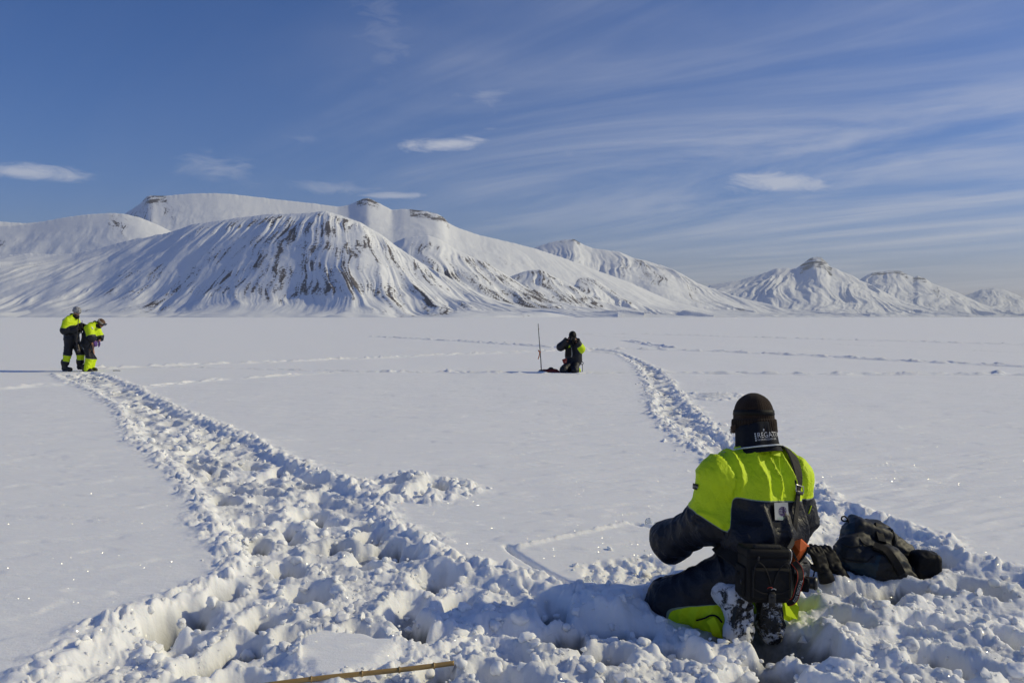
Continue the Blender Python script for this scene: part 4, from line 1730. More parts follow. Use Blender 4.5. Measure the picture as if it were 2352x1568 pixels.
    ring = [col_pt(-.004, a, .133) for a in np.linspace(0, 2 * math.pi, 60)]
    tube('piping', ring, .0042, M_PIPE, col, 8)

    # knit hat
    hc = J['head']
    up, fw = J['hup'], J['hfwd']
    prof = [(-.104, .114, 1), (-.109, .121, 1), (-.100, .125, 1), (-.075, .1245, 1), (-.050, .122, 1), (-.036, .1195, .8), (-.031, .113, .2)]
    cuff = hat_lathe('hat_cuff', hc, up, fw, prof, M_KNIT, root, .0028, 44, 176, .90)
    cuff['label'] = 'ribbed folded cuff of the hat'
    prof = [(-.08, .110, .4), (-.05, .111, .4)] + [(z, r, .4) for z, r in ((-.02, .111), (.0, .111), (.02, .108), (.04, .101), (.06, .090), (.075, .078), (.09, .060), (.099, .043), (.106, .026), (.109, .010))]
    hat = hat_lathe('hat', hc, up, fw, prof, M_KNIT, root, .0018, 48, 192, .92)
    hat['label'] = 'dark brown knit hat'
    band = hat_lathe('goggle_strap', hc, up, fw, [(-.012, .1110, 0), (-.011, .1150, 0), (.015, .1140, 0), (.018, .1085, 0)], M_BLACK, root, 0, 1, 96, .91)
    # seam on the crown, small tag on the cuff
    sdv = np.cross(fw, up)
    crown = []
    for t in np.linspace(-.1, 1.45, 16):
        rr = .113
        crown.append(hc + up * (.106 * math.sin(t) ** 1 if t > 0 else .02 * t) + (-fw * .75 + sdv * .35) * rr * math.cos(max(t, 0)) * 1.0)
    tube('seam', crown, .0022, M_KNIT, hat, 6)
    rbox('care_tag', (.006, .003, .012), M_WHITE, cuff, Matrix.Translation(V(1754, 987, 4.49)), .001, 1)
    # hair curling out below the hat
    r_ = random.Random(4)
    tuft = empty('hair', (0, 0, 0))
    bpy.data.objects.remove(tuft)
    Vh, Fh = [], []
    for i in range(46):
        b0 = V(1684 + r_.uniform(-3, 6), 980 + r_.uniform(-6, 6), 4.62 + r_.uniform(-.03, .05))
        e = b0 + np.array([r_.uniform(-.018, .004), r_.uniform(-.01, .01), r_.uniform(-.035, -.012)])
        mid = (b0 + e) / 2 + np.array([r_.uniform(-.012, .002), 0, .0])
        w = np.array([.0016, -.0016, 0])
        o = len(Vh)
        Vh += [b0 - w, b0 + w, mid + w, mid - w, e]
        Fh += [(o, o + 1, o + 2, o + 3), (o + 3, o + 2, o + 4)]
    poly_mesh('hair', Vh, Fh, M_HAIR, root)

    # boots, soles towards us
    bl = boot(root, frame_m(V(1712, 1364, 4.25), (-.04, .06, -1), (-.40, 1, .06)), M_BOOTS, M_SOLE, .315, .20, True, .008, .056, 1.22)
    bl['label'] = 'left boot caked with snow, sole towards the camera'
    br = boot(root, frame_m(V(1772, 1362, 4.30), (.05, .10, -1), (.10, 1, .06)), M_SOLE, M_SOLE, .27, .17, True, .008, .054, 1.2)
    br['label'] = 'right boot, black sole towards the camera'
    # elastic and loose hem of the left trouser leg
    P, g = [], []
    for (px, py) in ((1632, 1420), (1640, 1432), (1648, 1452), (1652, 1468)):
        p, n = ray_onto(px, py, SP, .075, .012)
        P.append(p)
        g.append(n)
    ribbon('trouser_tab', cr(P, 6), np.repeat(np.array(g)[:1], 19, 0), .055, .006, M_YELF, so)
    hem = []
    for (px, py) in ((1600, 1422), (1618, 1418), (1634, 1412), (1648, 1416), (1658, 1428)):
        p, n = ray_onto(px, py, SP, .075, .010)
        hem.append(p)
    tube('elastic_cord', cr(hem, 6), .0045, M_BLACK, so, 8)
    hk, _ = ray_onto(1652, 1464, SP, .075, .022)
    rbox('hook_patch', (.030, .006, .018), M_BLACK, so, Matrix.Translation(hk), .002, 1)
    # loose yellow hem on the right leg, beyond the bag
    hv = [V(1800, 1372, 4.36), V(1836, 1392, 4.40), V(1832, 1422, 4.42), V(1806, 1412, 4.36), V(1818, 1388, 4.46), V(1826, 1402, 4.47), V(1822, 1418, 4.47), V(1810, 1408, 4.44)]
    poly_mesh('trouser_hem', hv, [(0, 1, 2, 3), (7, 6, 5, 4), (0, 4, 5, 1), (1, 5, 6, 2), (2, 6, 7, 3), (3, 7, 4, 0)], M_YELF, so)

    # name patch on the left sleeve
    def patch(name, corners, mat, parent, off=.007, nu=6, nv=4):
        c = np.array(corners, float)
        pts = []
        for j in range(nv + 1):
            for i in range(nu + 1):
                u, v = i / nu, j / nv
                p2 = (c[0] * (1 - u) + c[1] * u) * (1 - v) + (c[3] * (1 - u) + c[2] * u) * v
                pts.append(p2)
        pts = rays_onto(pts, SP, .075, off)[0]
        Fp = [(j * (nu + 1) + i, (j + 1) * (nu + 1) + i, (j + 1) * (nu + 1) + i + 1, j * (nu + 1) + i + 1) for j in range(nv) for i in range(nu)]
        return poly_mesh(name, pts, Fp, mat, parent, True)
    pa = patch('sleeve_patch', [(1587, 1107), (1607, 1112), (1604, 1125), (1586, 1119)], M_BLACK, root, .010)

    def screen_map(x0, y0, dx, dy, sc, off):
        def f(co):
            return rays_onto(np.stack([x0 + co[:, 0] * sc * dx[0] + co[:, 1] * sc * dy[0], y0 + co[:, 0] * sc * dx[1] + co[:, 1] * sc * dy[1]], 1), SP, .075, off)[0]
        return f
    text_mesh('lettering', 'REGATTA', M_WHITE, pa, screen_map(1589.5, 1116, (1, .27), (.2, -1), 4.2, .0125))
    # globe badge on the back
    bd = patch('badge', [(1774, 1154), (1806, 1153), (1809, 1196), (1776, 1194)], M_PALE, root, .012)
    bd['label'] = 'pale square badge with a purple globe'
    gc = np.array([1793.0, 1174.0])

    def gpt(a, b):
        return (gc[0] + 8.5 * a, gc[1] + 10.5 * b)
    lines = []
    for m in (-1, -.5, 0, .5, 1):
        lines.append([gpt(m * math.cos(t), math.sin(t)) for t in np.linspace(-1.5, 1.5, 12)])
    for pz in (-.55, 0, .55):
        w = math.sqrt(1 - pz * pz)
        lines.append([gpt(x * w, pz + .10 * (1 - x * x)) for x in np.linspace(-1, 1, 9)])
    for ln in lines:
        ribbon('globe_line', rays_onto(ln, SP, .075, .0145)[0], -unit([.3, 1, 0]), .0030, .0006, M_PURPLE, bd)
    text_mesh('lettering', 'UNIS', M_GREENP, bd, screen_map(1782, 1193, (1, .04), (0, -1), 8.0, .0145))
    # shoulder tape and the loop below the collar
    tp = patch('reflective_tape', [(1624, 1044), (1668, 1040), (1660, 1030), (1640, 1034)], M_SILVER, so, .006)
    hl = patch('hanger_loop', [(1770, 1036), (1790, 1040), (1790, 1049), (1770, 1045)], M_YELF, so, .009)
    # thin yellow piping down the right side
    pl = [ray_onto(px, py, SP, .075, .004)[0] for px, py in ((1862, 1160), (1857, 1175), (1851, 1190), (1846, 1205))]
    tube('side_piping', cr(pl, 5), .0035, M_YELF, so, 6)
    # waist seam pocket flap
    fl = patch('pocket_flap', [(1700, 1196), (1790, 1200), (1790, 1210), (1700, 1206)], M_NAVYF, so, .006, 10, 2)
    seam = [ray_onto(px, py, SP, .075, .004)[0] for px, py in ((1787, 1045), (1790, 1075), (1792, 1105), (1793, 1132))]
    tube('back_seam', cr(seam, 5), .0022, M_YELF, so, 6)
    for c in root.children:
        c.matrix_parent_inverse = Matrix.Translation(-Vector(root.location))
    return J, SP


NJ, NSP = near_person()


# ------------------------------------------------------------------ camera bag slung on the near person's back
def camera_bag():
    o = V(1757, 1318, 4.17)
    root = empty('camera_bag', tuple(V(1757, 1380, 4.17)))
    tag(root, 'black camera shoulder bag hanging low on the kneeling near person\'s back', 'bag')
    X, Z = unit([1, .10, -.045]), unit([.04, .06, 1])
    M = frame_m(o, X, Z)
    inv = Matrix.Translation(-Vector(root.location))

    def T(*a):
        return inv @ M @ Matrix.Translation(a)
    W, D, H = .222, .150, .232
    body = rbox('bag_body', (W, D, H), M_BLACK, root, T(0, .02, -.012), .030, 4)
    lid = rbox('lid', (W * 1.0, D * 1.02, .050), M_BLACK, root, T(0, .02, H / 2 - .010), .018, 3)
    rbox('handle', (W * .62, .030, .020), M_WEB, lid, T(-.005, -.03, H / 2 + .022), .008, 2)
    rbox('front_pocket', (W * .86, .034, H * .62), M_BLACK2, root, T(.004, -.068, -.028), .014, 3)
    sp = rbox('side_pocket', (.022, D * .7, H * .62), M_BLACK2, root, T(-W / 2 - .003, .02, -.03), .009, 2)
    # two arched seams
    for s in (-1, 1):
        c = [(s * .092, -.088, -.09), (s * .092, -.088, .02), (s * .076, -.088, .072), (s * .046, -.089, .060), (s * .020, -.089, .015), (s * .006, -.089, -.03)]
        tube('piping', tm(inv @ M, cr(c, 6)), .0032, M_CHAR, root, 6)
    c = [(-.095, -.087, -.045), (-.05, -.089, -.068), (0, -.089, -.072), (.05, -.089, -.068), (.095, -.087, -.045)]
    tube('piping', tm(inv @ M, cr(c, 6)), .003, M_CHAR, root, 6)
    # buckle and strap on the front
    rbox('buckle_strap', (.030, .006, .07), M_WEB, root, T(0, -.090, -.098), .002, 1)
    bk = rbox('buckle', (.036, .012, .042), M_BPL, root, T(0, -.092, -.092), .004, 2)
    rbox('buckle_slot', (.020, .004, .008), M_CHAR, bk, T(0, -.098, -.085), .001, 1)
    # small emblem: red arc and grey scroll
    e = [(-.010 + .012 * math.cos(a), -.0885, -.048 + .008 * math.sin(a)) for a in np.linspace(.2, 3.0, 8)]
    em = tube('emblem', tm(inv @ M, e), .0022, M_REDP, root, 6)
    e = [(-.004, -.0885, -.052), (.006, -.0885, -.047), (.016, -.0885, -.049), (.020, -.0885, -.053)]
    tube('emblem_scroll', tm(inv @ M, cr(e, 4)), .0018, M_SILVER, em, 6)
    # zip pulls
    rbox('zip_pull', (.008, .006, .022), M_BPL, root, T(-.06, -.065, .088), .002, 1)
    rbox('zip_pull', (.008, .006, .022), M_BPL, root, T(-W / 2 - .02, -.03, -.03), .002, 1)
    # shoulder strap: up the back, over the right shoulder
    path = [(1818, 1238), (1822, 1200), (1826, 1160), (1829, 1122), (1829, 1090), (1822, 1062), (1811, 1042), (1800, 1032)]
    P, g = [], []
    for (px, py) in path:
        p, n = ray_onto(px, py, NSP, .075, .013)
        P.append(p)
        g.append(n)
    # over the top of the shoulder and down the chest
    q, n = onto(np.array([P[-1] + [0, .10, .02], P[-1] + [-.03, .20, -.06], P[-1] + [-.06, .22, -.20]]), NSP, .075, .012)
    P += list(q)
    g += list(n)
    P0 = np.array(tuple(M @ Vector((W / 2 - .012, -.03, H / 2 + .005))))
    P = [P0] + P
    g = [g[0]] + g
    C = cr(P, 8)
    gi = np.stack([np.interp(np.linspace(0, 1, len(C)), np.linspace(0, 1, len(g)), np.array(g)[:, i]) for i in range(3)], 1)
    off = np.array(root.location)
    L = len(C)
    wd = np.interp(np.linspace(0, 1, L), [0, .10, .33, .36, .40, .74, .80, 1], [.030, .034, .034, .034, .060, .066, .040, .036])
    st = ribbon('shoulder_strap', C - off, gi, .05, .005, M_WEB, root, wd)
    st['label'] = 'wide black padded shoulder strap'
    # slider: a steel frame
    i0 = int(L * .37)
    c, n = C[i0] + gi[i0] * .008, gi[i0]
    t = unit(C[i0 + 1] - C[i0 - 1])
    b = np.cross(t, n)
    loop = [c + t * sy * .017 + b * sx * .031 for sx, sy in ((-1, -1), (-1, 1), (1, 1), (1, -1), (-1, -1))]
    tube('slider', np.array(loop) - off, .0034, M_STEEL, st, 8)
    rbox('slider_bar', (.056, .008, .020), M_BPL, st, inv @ frame_m(c - t * .020, b, t), .003, 1)
    # swivel hook at the lower end
    hk = P0 + np.array([.004, -.012, -.01])
    tube('swivel_hook', cr([hk + [0, 0, .02], hk + [.012, 0, .004], hk + [.010, 0, -.030], hk + [.0, 0, -.050], hk + [-.008, 0, -.03]], 5) - off, .0030, M_STEEL, st, 8)
    # waist belt going round to the left
    bp = []
    for (px, py) in ((1700, 1290), (1678, 1272), (1660, 1258), (1648, 1246)):
        p, n = ray_onto(px, py, NSP, .075, .012)
        bp.append(p)
    bp = [np.array(tuple(M @ Vector((-W / 2, .0, .02))))] + bp
    ribbon('waist_belt', cr(bp, 6) - off, unit([-.3, -1, .2]), .075, .006, M_BLACK, root)


camera_bag()


def neck_camera():
    """camera strap with its lettering and the camera hanging beside the bag"""
    c = V(1838, 1334, 4.30)
    root = empty('camera', tuple(c))
    tag(root, 'black camera with lettered neck strap hanging right of the camera bag', 'camera')
    M = frame_m(c, unit([.5, .86, 0]), (0, 0, 1))
    inv = Matrix.Translation(-Vector(c))
    bd = rbox('camera_body', (.075, .055, .085), M_BPL, root, inv @ M @ Matrix.Translation((.0, 0, .0)), .014, 3)
    rbox('grip', (.022, .040, .070), M_BLACK2, bd, inv @ M @ Matrix.Translation((-.036, -.030, -.004)), .009, 2)
    P = [tuple(inv @ M @ Vector((.0, -.022 - .02 * i, 0))) for i in range(4)]
    ln = tube('lens', P, .030, M_BPL, root, 20)
    tube('lens_ring', [tuple(inv @ M @ Vector((.0, -.070 - .006 * i, 0))) for i in range(2)], .0325, M_CHAR, ln, 20)
    off = np.array(c)
    path = [(1823, 1290, 4.26), (1836, 1308, 4.235), (1838, 1330, 4.215), (1832, 1352, 4.21), (1826, 1372, 4.21), (1818, 1381, 4.215), (1806, 1383, 4.23)]
    C = cr([V(*p) for p in path], 8) - off
    nr = unit([.25, -1, .05])
    st = ribbon('neck_strap', C, nr, .040, .003, M_BLACK, root)
    T = frames(C)
    B = np.cross(T, np.tile(nr, (len(C), 1)))
    B /= np.linalg.norm(B, axis=1)[:, None]
    for s in (-1, 1):
        ribbon('red_edge', C + B * .0165 * s + nr * .0034, nr, .0035, .0006, M_REDP, st)
    # lettering reads up the strap
    arc = np.concatenate([[0], np.cumsum(np.linalg.norm(np.diff(C, axis=0), axis=1))])
    a1, a0 = arc[int(len(C) * .78)], arc[int(len(C) * .34)]

    def mp(co):
        mx = co[:, 0].max()
        sc = (a1 - a0) / mx
        out = []
        for x, y in co:
            s = a1 - x * sc
            p = np.array([np.interp(s, arc, C[:, i]) for i in range(3)])
            b = np.array([np.interp(s, arc, B[:, i]) for i in range(3)])
            sg = 1 if b[0] < 0 else -1
            out.append(p + nr * .0042 + b * sg * (y * sc * 1.15 - .012))
        return np.array(out)
    text_mesh('lettering', 'EOS DIGITAL', M_WHITE, st, mp)
    ribbon('thin_strap', cr([V(1818, 1262, 4.27), V(1832, 1290, 4.30), V(1843, 1318, 4.33), V(1840, 1332, 4.32)], 6) - off, nr, .012, .002, M_BLACK, root)


neck_camera()


def orange_pouch():
    c = V(1842, 1285, 4.42)
    root = empty('pouch', tuple(c))
    tag(root, 'small orange pouch with black edge beside the near person\'s hip', 'pouch')
    off = np.array(c)
    o = [(1815, 1244), (1834, 1238), (1851, 1255), (1849, 1262), (1832, 1288), (1812, 1298)]
    fr = [V(a + 5, b, 4.36) - off for a, b in o]
    bk = [V(a + 8, b - 2, 4.46) - off for a, b in o]
    n = len(o)
    ct = V(1837, 1266, 4.33) - off
    Vp = fr + bk + [ct]
    F = [(i, (i + 1) % n, 2 * n) for i in range(n)] + [(i + n, (i + 1) % n + n, (i + 1) % n, i) for i in range(n)] + [tuple(range(2 * n - 1, n - 1, -1))]
    b = poly_mesh('pouch_body', Vp, F, M_ORANGE, root, False)
    tube('zip_edge', cr([fr[2], fr[3], fr[4], fr[5]], 5), .008, M_BLACK, root, 8)
    rbox('zip_toggle', (.022, .006, .008), M_BLACK, root, Matrix.Translation(tuple(V(1850, 1292, 4.36) - off)), .002, 1)


orange_pouch()


# ------------------------------------------------------------------ the two people standing by the end of the trail
def standing(origin, pt, spec, label, seedn):
    """pt(x, y, d): local point from a measured picture point and a depth offset"""
    root = empty('person', tuple(origin))
    tag(root, label, 'person', 'people on the ice')
    J = dict(fwd=unit(spec['fwd']), right=unit(np.cross(unit(spec['fwd']), [0, 0, 1])))
    for k, v in spec['J'].items():
        J[k] = pt(*v)
    J['hfwd'] = unit(spec['hfwd'])
    u = np.array([0, 0, 1.0]) if abs(J['hfwd'][2]) < .9 else np.array([1.0, 0, 0])
    J['hup'] = unit(u - J['hfwd'] * np.dot(u, J['hfwd']))
    W = dict(WID)
    W.update(spec.get('W', {}))
    body_mesh(J, W, .016, root)
    so, SP = suit_mesh(J, W, spec.get('puff', .040), .06, .0145, root, lambda tg, p: spec['panel'](tg, p, J), folds_std(.007, seedn, J), seed=seedn)
    return root, J, so, SP


def simple_hat(J, root, mat, prof=None, name='hat'):
    prof = prof or [(-.03, .100), (-.028, .108), (.0, .110), (.03, .107), (.06, .095), (.085, .070), (.10, .040), (.104, .012)]
    return hat_lathe(name, J['head'], J['hup'], J['hfwd'], [(a, b, 1) for a, b in prof], mat, root, .0015, 20, 60, .88)


def eyes_off():
    pass


SC = 1.594e-3
A0 = V(164, 852, 23.7)
A0[2] = 0.0


def ptA(cx, cy, d=0.0):
    return np.array([(cx - 450) * SC, d, (1312 - cy) * SC])


def scarf(J, root, mat, r=.085):
    c = J['neck']
    ring = [lin(c, J['head'], .18) + J['hfwd'] * .9 * r * math.cos(a) * (1 if math.cos(a) < 0 else 1.25) + np.cross(J['hfwd'], J['hup']) * r * math.sin(a) + np.array([0, 0, .01 * math.sin(3 * a)]) for a in np.linspace(0, 2 * math.pi, 28)]
    P = [('c', ring[i], ring[i + 1], .038, .038) for i in range(0, 27)]
    v, q = surf(P, .03, .012)
    return mesh_obj('neck_warmer', v, q, mat, root)


def hood(J, root, mat, back=.12, dz=-.02):
    b = J['neck'] - J['fwd'] * back + np.array([0, 0, dz])
    P = [('e', b, (.085, .115, .075), np.stack([J['fwd'], J['right'], [0, 0, 1]], 1)),
         ('c', b + J['right'] * .08 + J['fwd'] * .05, b + J['right'] * .085 + J['fwd'] * .14, .045, .030),
         ('c', b - J['right'] * .08 + J['fwd'] * .05, b - J['right'] * .085 + J['fwd'] * .14, .045, .030)]
    v, q = surf(P, .04, .011)
    v = v + grad(v, P, .04) * (.006 * pn3(v * 22))[:, None]
    return mesh_obj('hood', v, q, mat, root)


def person_a():
    def panel(tg, p, J):
        if tg == 'torso':
            return p[:, 2] - (1.20 + .55 * (p[:, 0] + .02))
        if tg.startswith('arm'):
            t, L = limb_t(p, J['sh' + tg[-1]], J['el' + tg[-1]])
            return (.86 - t) * L
        if tg.startswith('shin'):
            t, L = limb_t(p, J['kn' + tg[-1]], J['an' + tg[-1]])
            return np.minimum((t - .10) * L, (.80 - t) * L)
        return np.full(len(p), -1.0)
    spec = dict(fwd=(1, -.12, 0), hfwd=(.86, -.30, -.32), panel=panel, puff=.040, J=dict(
        head=(545, 268, 0), neck=(492, 372, 0), chest=(445, 490, 0), hips=(452, 735, 0),
        shR=(428, 452, -.19), shL=(470, 455, .19), elR=(405, 600, -.23), elL=(470, 610, .23), wrR=(572, 590, -.15), wrL=(600, 545, .08),
        hipR=(440, 770, -.085), hipL=(470, 770, .085), knR=(418, 1010, -.10), knL=(578, 1005, .10), anR=(390, 1170, -.12), anL=(578, 1150, .10)))
    root, J, so, SP = standing(A0, ptA, spec, 'standing person in yellow and navy suit with grey patterned hat, left of the pair', 31)
    h = simple_hat(J, root, M_PATHAT, [(-.035, .102), (-.03, .112), (.0, .116), (.035, .114), (.07, .103), (.10, .080), (.118, .048), (.124, .014)])
    h['label'] = 'grey and white patterned knit hat'
    scarf(J, root, M_BLACK, .075)
    hood(J, root, M_YELF, .13, -.03)
    for s, e in (('R', (390, 1302, -.12)), ('L', (585, 1285, .10))):
        q = ptA(*e)
        b = boot(root, frame_m(q - np.array([.09, 0, .0]), (1, -.1, 0), (0, 0, 1)), M_BOOT, M_BOOT, .29, .26, False, .012, .066)
    glove('glove', frame_m(J['wrR'] + [.02, 0, 0], unit([.75, .1, .62]), (-.4, -.5, .8)), M_BLACK, root, 1.0, .008, 1.15)
    glove('glove', frame_m(J['wrL'] + [.02, 0, .02], unit([.8, -.2, .5]), (-.4, .5, .8)), M_BLACK, root, 1.0, .008, 1.15)
    # reflective tape and a dark patch on the sleeve, belt
    P, g = onto(np.array([ptA(380, 425, -.26), ptA(400, 415, -.27), ptA(425, 415, -.27)]), SP, .06, .012)
    ribbon('reflective_tape', cr(P, 4), np.repeat(g[1:2], 9, 0), .035, .004, M_SILVER, so)
    P, g = onto(np.array([ptA(372, 655, -.2), ptA(440, 660, -.22), ptA(520, 655, -.2), ptA(560, 650, -.05)]), SP, .06, .010)
    ribbon('belt', cr(P, 4), np.stack([np.interp(np.linspace(0, 1, 13), np.linspace(0, 1, 4), g[:, i]) for i in range(3)], 1), .04, .005, M_BLACK, so)
    return J


def person_b():
    def panel(tg, p, J):
        if tg == 'torso':
            return p[:, 2] - (1.13 - .9 * (p[:, 0] - .50))
        if tg.startswith('arm'):
            t, L = limb_t(p, J['sh' + tg[-1]], J['el' + tg[-1]])
            return (.95 - t) * L
        if tg.startswith('shin'):
            t, L = limb_t(p, J['kn' + tg[-1]], J['an' + tg[-1]])
            return (t - .02) * L + .4 * np.abs(p[:, 1] * 0)
        return np.full(len(p), -1.0)
    spec = dict(fwd=(1, -.15, 0), hfwd=(.72, -.12, -.70), panel=panel, puff=.038, J=dict(
        head=(968, 468, 0), neck=(882, 505, 0), chest=(790, 590, 0), hips=(755, 815, 0),
        shR=(815, 560, -.17), shL=(840, 565, .17), elR=(862, 712, -.21), elL=(880, 720, .2), wrR=(880, 785, -.10), wrL=(900, 790, .10),
        hipR=(760, 850, -.08), hipL=(765, 850, .085), knR=(795, 1065, -.09), knL=(800, 1070, .09), anR=(752, 1270, -.10), anL=(762, 1265, .09)))
    root, J, so, SP = standing(A0, ptA, spec, 'stooping person with goggles on the head, right of the standing pair, looking down', 47)
    h = simple_hat(J, root, M_HAIR, [(-.05, .090), (-.03, .100), (.0, .104), (.03, .102), (.06, .090), (.085, .066), (.10, .036), (.104, .012)], 'hair')
    h['label'] = 'brown hair'
    scarf(J, root, M_NAVYF, .080)
    hood(J, root, M_YELF, .14, .0)
    fw, up = J['hfwd'], J['hup']
    sd = np.cross(fw, up)
    # goggles pushed up on the head
    st = hat_lathe('goggle_strap', J['head'], up, fw, [(.012, .104, 0), (.012, .109, 0), (.055, .106, 0), (.055, .098, 0)], M_GOGF, root, 0, 1, 48, .9)
    lens = rbox('goggle_lens', (.030, .150, .075), M_LENS, st, frame_m(J['head'] + fw * .115 + up * .035, fw, up), .018, 3)
    for s, e in (('R', (735, 1322, -.10)), ('L', (760, 1315, .09))):
        boot(root, frame_m(ptA(*e) - np.array([.08, 0, .0]), (1, -.1, 0), (0, 0, 1)), M_BOOT, M_BOOT, .28, .15, False, .012, .060)
    glove('glove', frame_m(J['wrR'] + [.0, 0, -.01], unit([.35, .25, -.9]), (.7, -.5, .3)), M_PURPG, root, .5, .008, 1.05)
    glove('glove', frame_m(J['wrL'] + [.0, 0, -.01], unit([.35, -.25, -.9]), (.7, .5, .3)), M_PURPG, root, .5, .008, 1.05)
    P, g = onto(np.array([ptA(880, 540, -.24), ptA(900, 560, -.23), ptA(912, 580, -.22)]), SP, .06, .010)
    ribbon('reflective_tape', cr(P, 4), np.repeat(g[1:2], 9, 0), .035, .004, M_SILVER, so)
    return J


AJ = person_a()
BJ = person_b()


def rifle():
    """slung muzzle up on the stooping person's back, towards the camera"""
    root = empty('rifle', tuple(A0))
    tag(root, 'long dark rifle slung muzzle up between the two standing people', 'rifle')
    d = -.34
    tube('barrel', [ptA(686, 352, d), ptA(660, 640, d), ptA(655, 720, d)], .0105, M_GUN, root, 10, [.010, .012, .015])
    tube('front_sight', [ptA(688, 346, d), ptA(685, 366, d)], .019, M_GUN, root, 10)
    P = [('c', ptA(657, 690, d), ptA(648, 790, d), .020, .026), ('c', ptA(650, 780, d), ptA(668, 860, d), .024, .024), ('c', ptA(668, 850, d), ptA(684, 950, d), .032, .048)]
    v, q = surf(P, .02, .010)
    mesh_obj('stock', v, q, M_WOOD, root)
    rbox('magazine', (.05, .03, .07), M_GUN, root, Matrix.Translation(ptA(675, 770, d)), .008, 2)
    tube('bolt_handle', [ptA(652, 760, d), ptA(636, 770, d - .03)], .008, M_GUN, root, 8)
    s = cr([ptA(672, 520, d), ptA(690, 560, d + .03), ptA(720, 640, d + .06), ptA(725, 740, d + .05), ptA(700, 850, d + .02), ptA(684, 910, d)], 6)
    ribbon('sling', s, (0, -1, 0), .035, .004, M_WEB, root)
    # small pouch with a pale buckle at the butt
    rbox('ammunition_pouch', (.10, .06, .09), M_BLACK, root, Matrix.Translation(ptA(690, 900, d + .03)), .018, 2)
    rbox('clasp', (.022, .012, .016), M_STEEL, root, Matrix.Translation(ptA(690, 936, d - .055)), .003, 1)


rifle()


def notebook_radio():
    root = empty('radio', tuple(A0 + ptA(640, 520, -.05)))
    tag(root, 'small black handheld radio held up by the person in the patterned hat', 'radio')
    rbox('radio_body', (.06, .045, .13), M_BPL, root, Matrix.Translation((.0, 0, .02)), .010, 2)
    tube('antenna', [(.018, 0, .08), (.020, 0, .15)], .006, M_BPL, root, 8)


notebook_radio()


def snow_stick():
    q = A0 + ptA(1245, 1331, -.05)
    z = zat(q[0], q[1])
    root = empty('stick', (q[0], q[1], z))
    tag(root, 'short dark stick lying on the snow beside the standing pair', 'stick')
    tube('stick_shaft', [(-.09, 0, .012), (-.03, .01, .016), (.04, .005, .014), (.10, .0, .010)], .009, M_WOOD, root, 8)
    tube('stick_tip', [(.10, 0, .010), (.125, 0, .008)], .005, M_GUN, root, 8)


snow_stick()


# ------------------------------------------------------------------ the person kneeling in the middle distance
KC = 1.167e-3
C0 = V(1315, 855, 23.1)
C0[2] = 0.0


def ptC(cx, cy, d=0.0):
    return np.array([(cx - 1150) * KC, d, (1338 - cy) * KC])


def person_c():
    def panel(tg, p, J):
        if tg.startswith('arm'):
            t, L = limb_t(p, J['sh' + tg[-1]], J['el' + tg[-1]])
            return (t + .1) * L if tg[-1] == 'L' else np.full(len(p), -.03)
        if tg.startswith('fore'):
            t, L = limb_t(p, J['el' + tg[-1]], J['wr' + tg[-1]])
            return ((.42 if tg[-1] == 'L' else -.3) - t) * L
        if tg == 'torso':
            return np.minimum(np.minimum(p[:, 2] - .58, -p[:, 0] - .07), .80 - p[:, 2])
        if tg.startswith('shin'):
            t, L = limb_t(p, J['kn' + tg[-1]], J['an' + tg[-1]])
            return (t - .62) * L
        return np.full(len(p), -1.0)
    spec = dict(fwd=(-.25, -1, 0), hfwd=(-.22, -.92, -.25), panel=panel, puff=.036, J=dict(
        head=(1152, 482, 0), neck=(1165, 600, 0), chest=(1165, 735, 0), hips=(1180, 1050, .02),
        shR=(1030, 680, -.02), shL=(1290, 690, .06), elR=(868, 742, -.10), elL=(1345, 790, -.06), wrR=(1040, 575, -.20), wrL=(1215, 590, -.18),
        hipR=(1120, 1090, .02), hipL=(1230, 1090, .05), knR=(930, 1265, -.22), knL=(1185, 1275, -.28), anR=(1120, 1300, .12), anL=(1275, 1300, .14)))
    root = empty('person', tuple(C0))
    root2, J, so, SP = standing(C0, ptC, spec, 'dark-hooded person kneeling in the middle distance with hands raised to the face', 61)
    bpy.data.objects.remove(root)
    h = simple_hat(J, root2, M_BLACK, [(-.10, .092), (-.07, .106), (-.03, .114), (.0, .116), (.035, .113), (.07, .100), (.10, .074), (.116, .045), (.122, .014)], 'hood')
    h['label'] = 'black hood'
    scarf(J, root2, M_NAVYF, .080)
    for s, u in (('R', (.8, -.35, .45)), ('L', (-.8, -.35, .40))):
        glove('glove', frame_m(J['wr' + s], unit(u), (0, -.8, .5)), M_BLACK, root2, .9, .008, 1.1)
    for e in ((1150, 1312, .16), (1290, 1312, .17)):
        boot(root2, frame_m(ptC(*e) + np.array([0, 0, .05]), (.1, .2, -.35), (-.1, -1, .1)), M_BOOT, M_BOOT, .27, .12, False, .012, .055)
    # chest strap with pale tape
    P, g = onto(np.array([ptC(1100, 800, -.25), ptC(1098, 880, -.25), ptC(1095, 965, -.25)]), SP, .06, .012)
    ribbon('pale_tape', cr(P, 4), np.repeat(g[1:2], 9, 0), .040, .004, M_SILVER, so)
    rbox('front_pack', (.16, .10, .24), M_BLACK, so, Matrix.Translation(ptC(1045, 860, -.20)), .03, 3)
    return J


CJ = person_c()


def binoculars():
    c = C0 + ptC(1140, 545, -.24)
    root = empty('binoculars', tuple(c))
    tag(root, 'black binoculars held to the face of the hooded kneeling person', 'binoculars')
    for s in (-1, 1):
        tube('barrel', [(s * .035, .05, .0), (s * .038, .0, .0), (s * .045, -.07, -.01)], .02, M_BPL, root, 14, [.016, .020, .028])
    rbox('bridge', (.05, .05, .018), M_BPL, root, Matrix.Translation((0, 0, 0)), .005, 1)


binoculars()


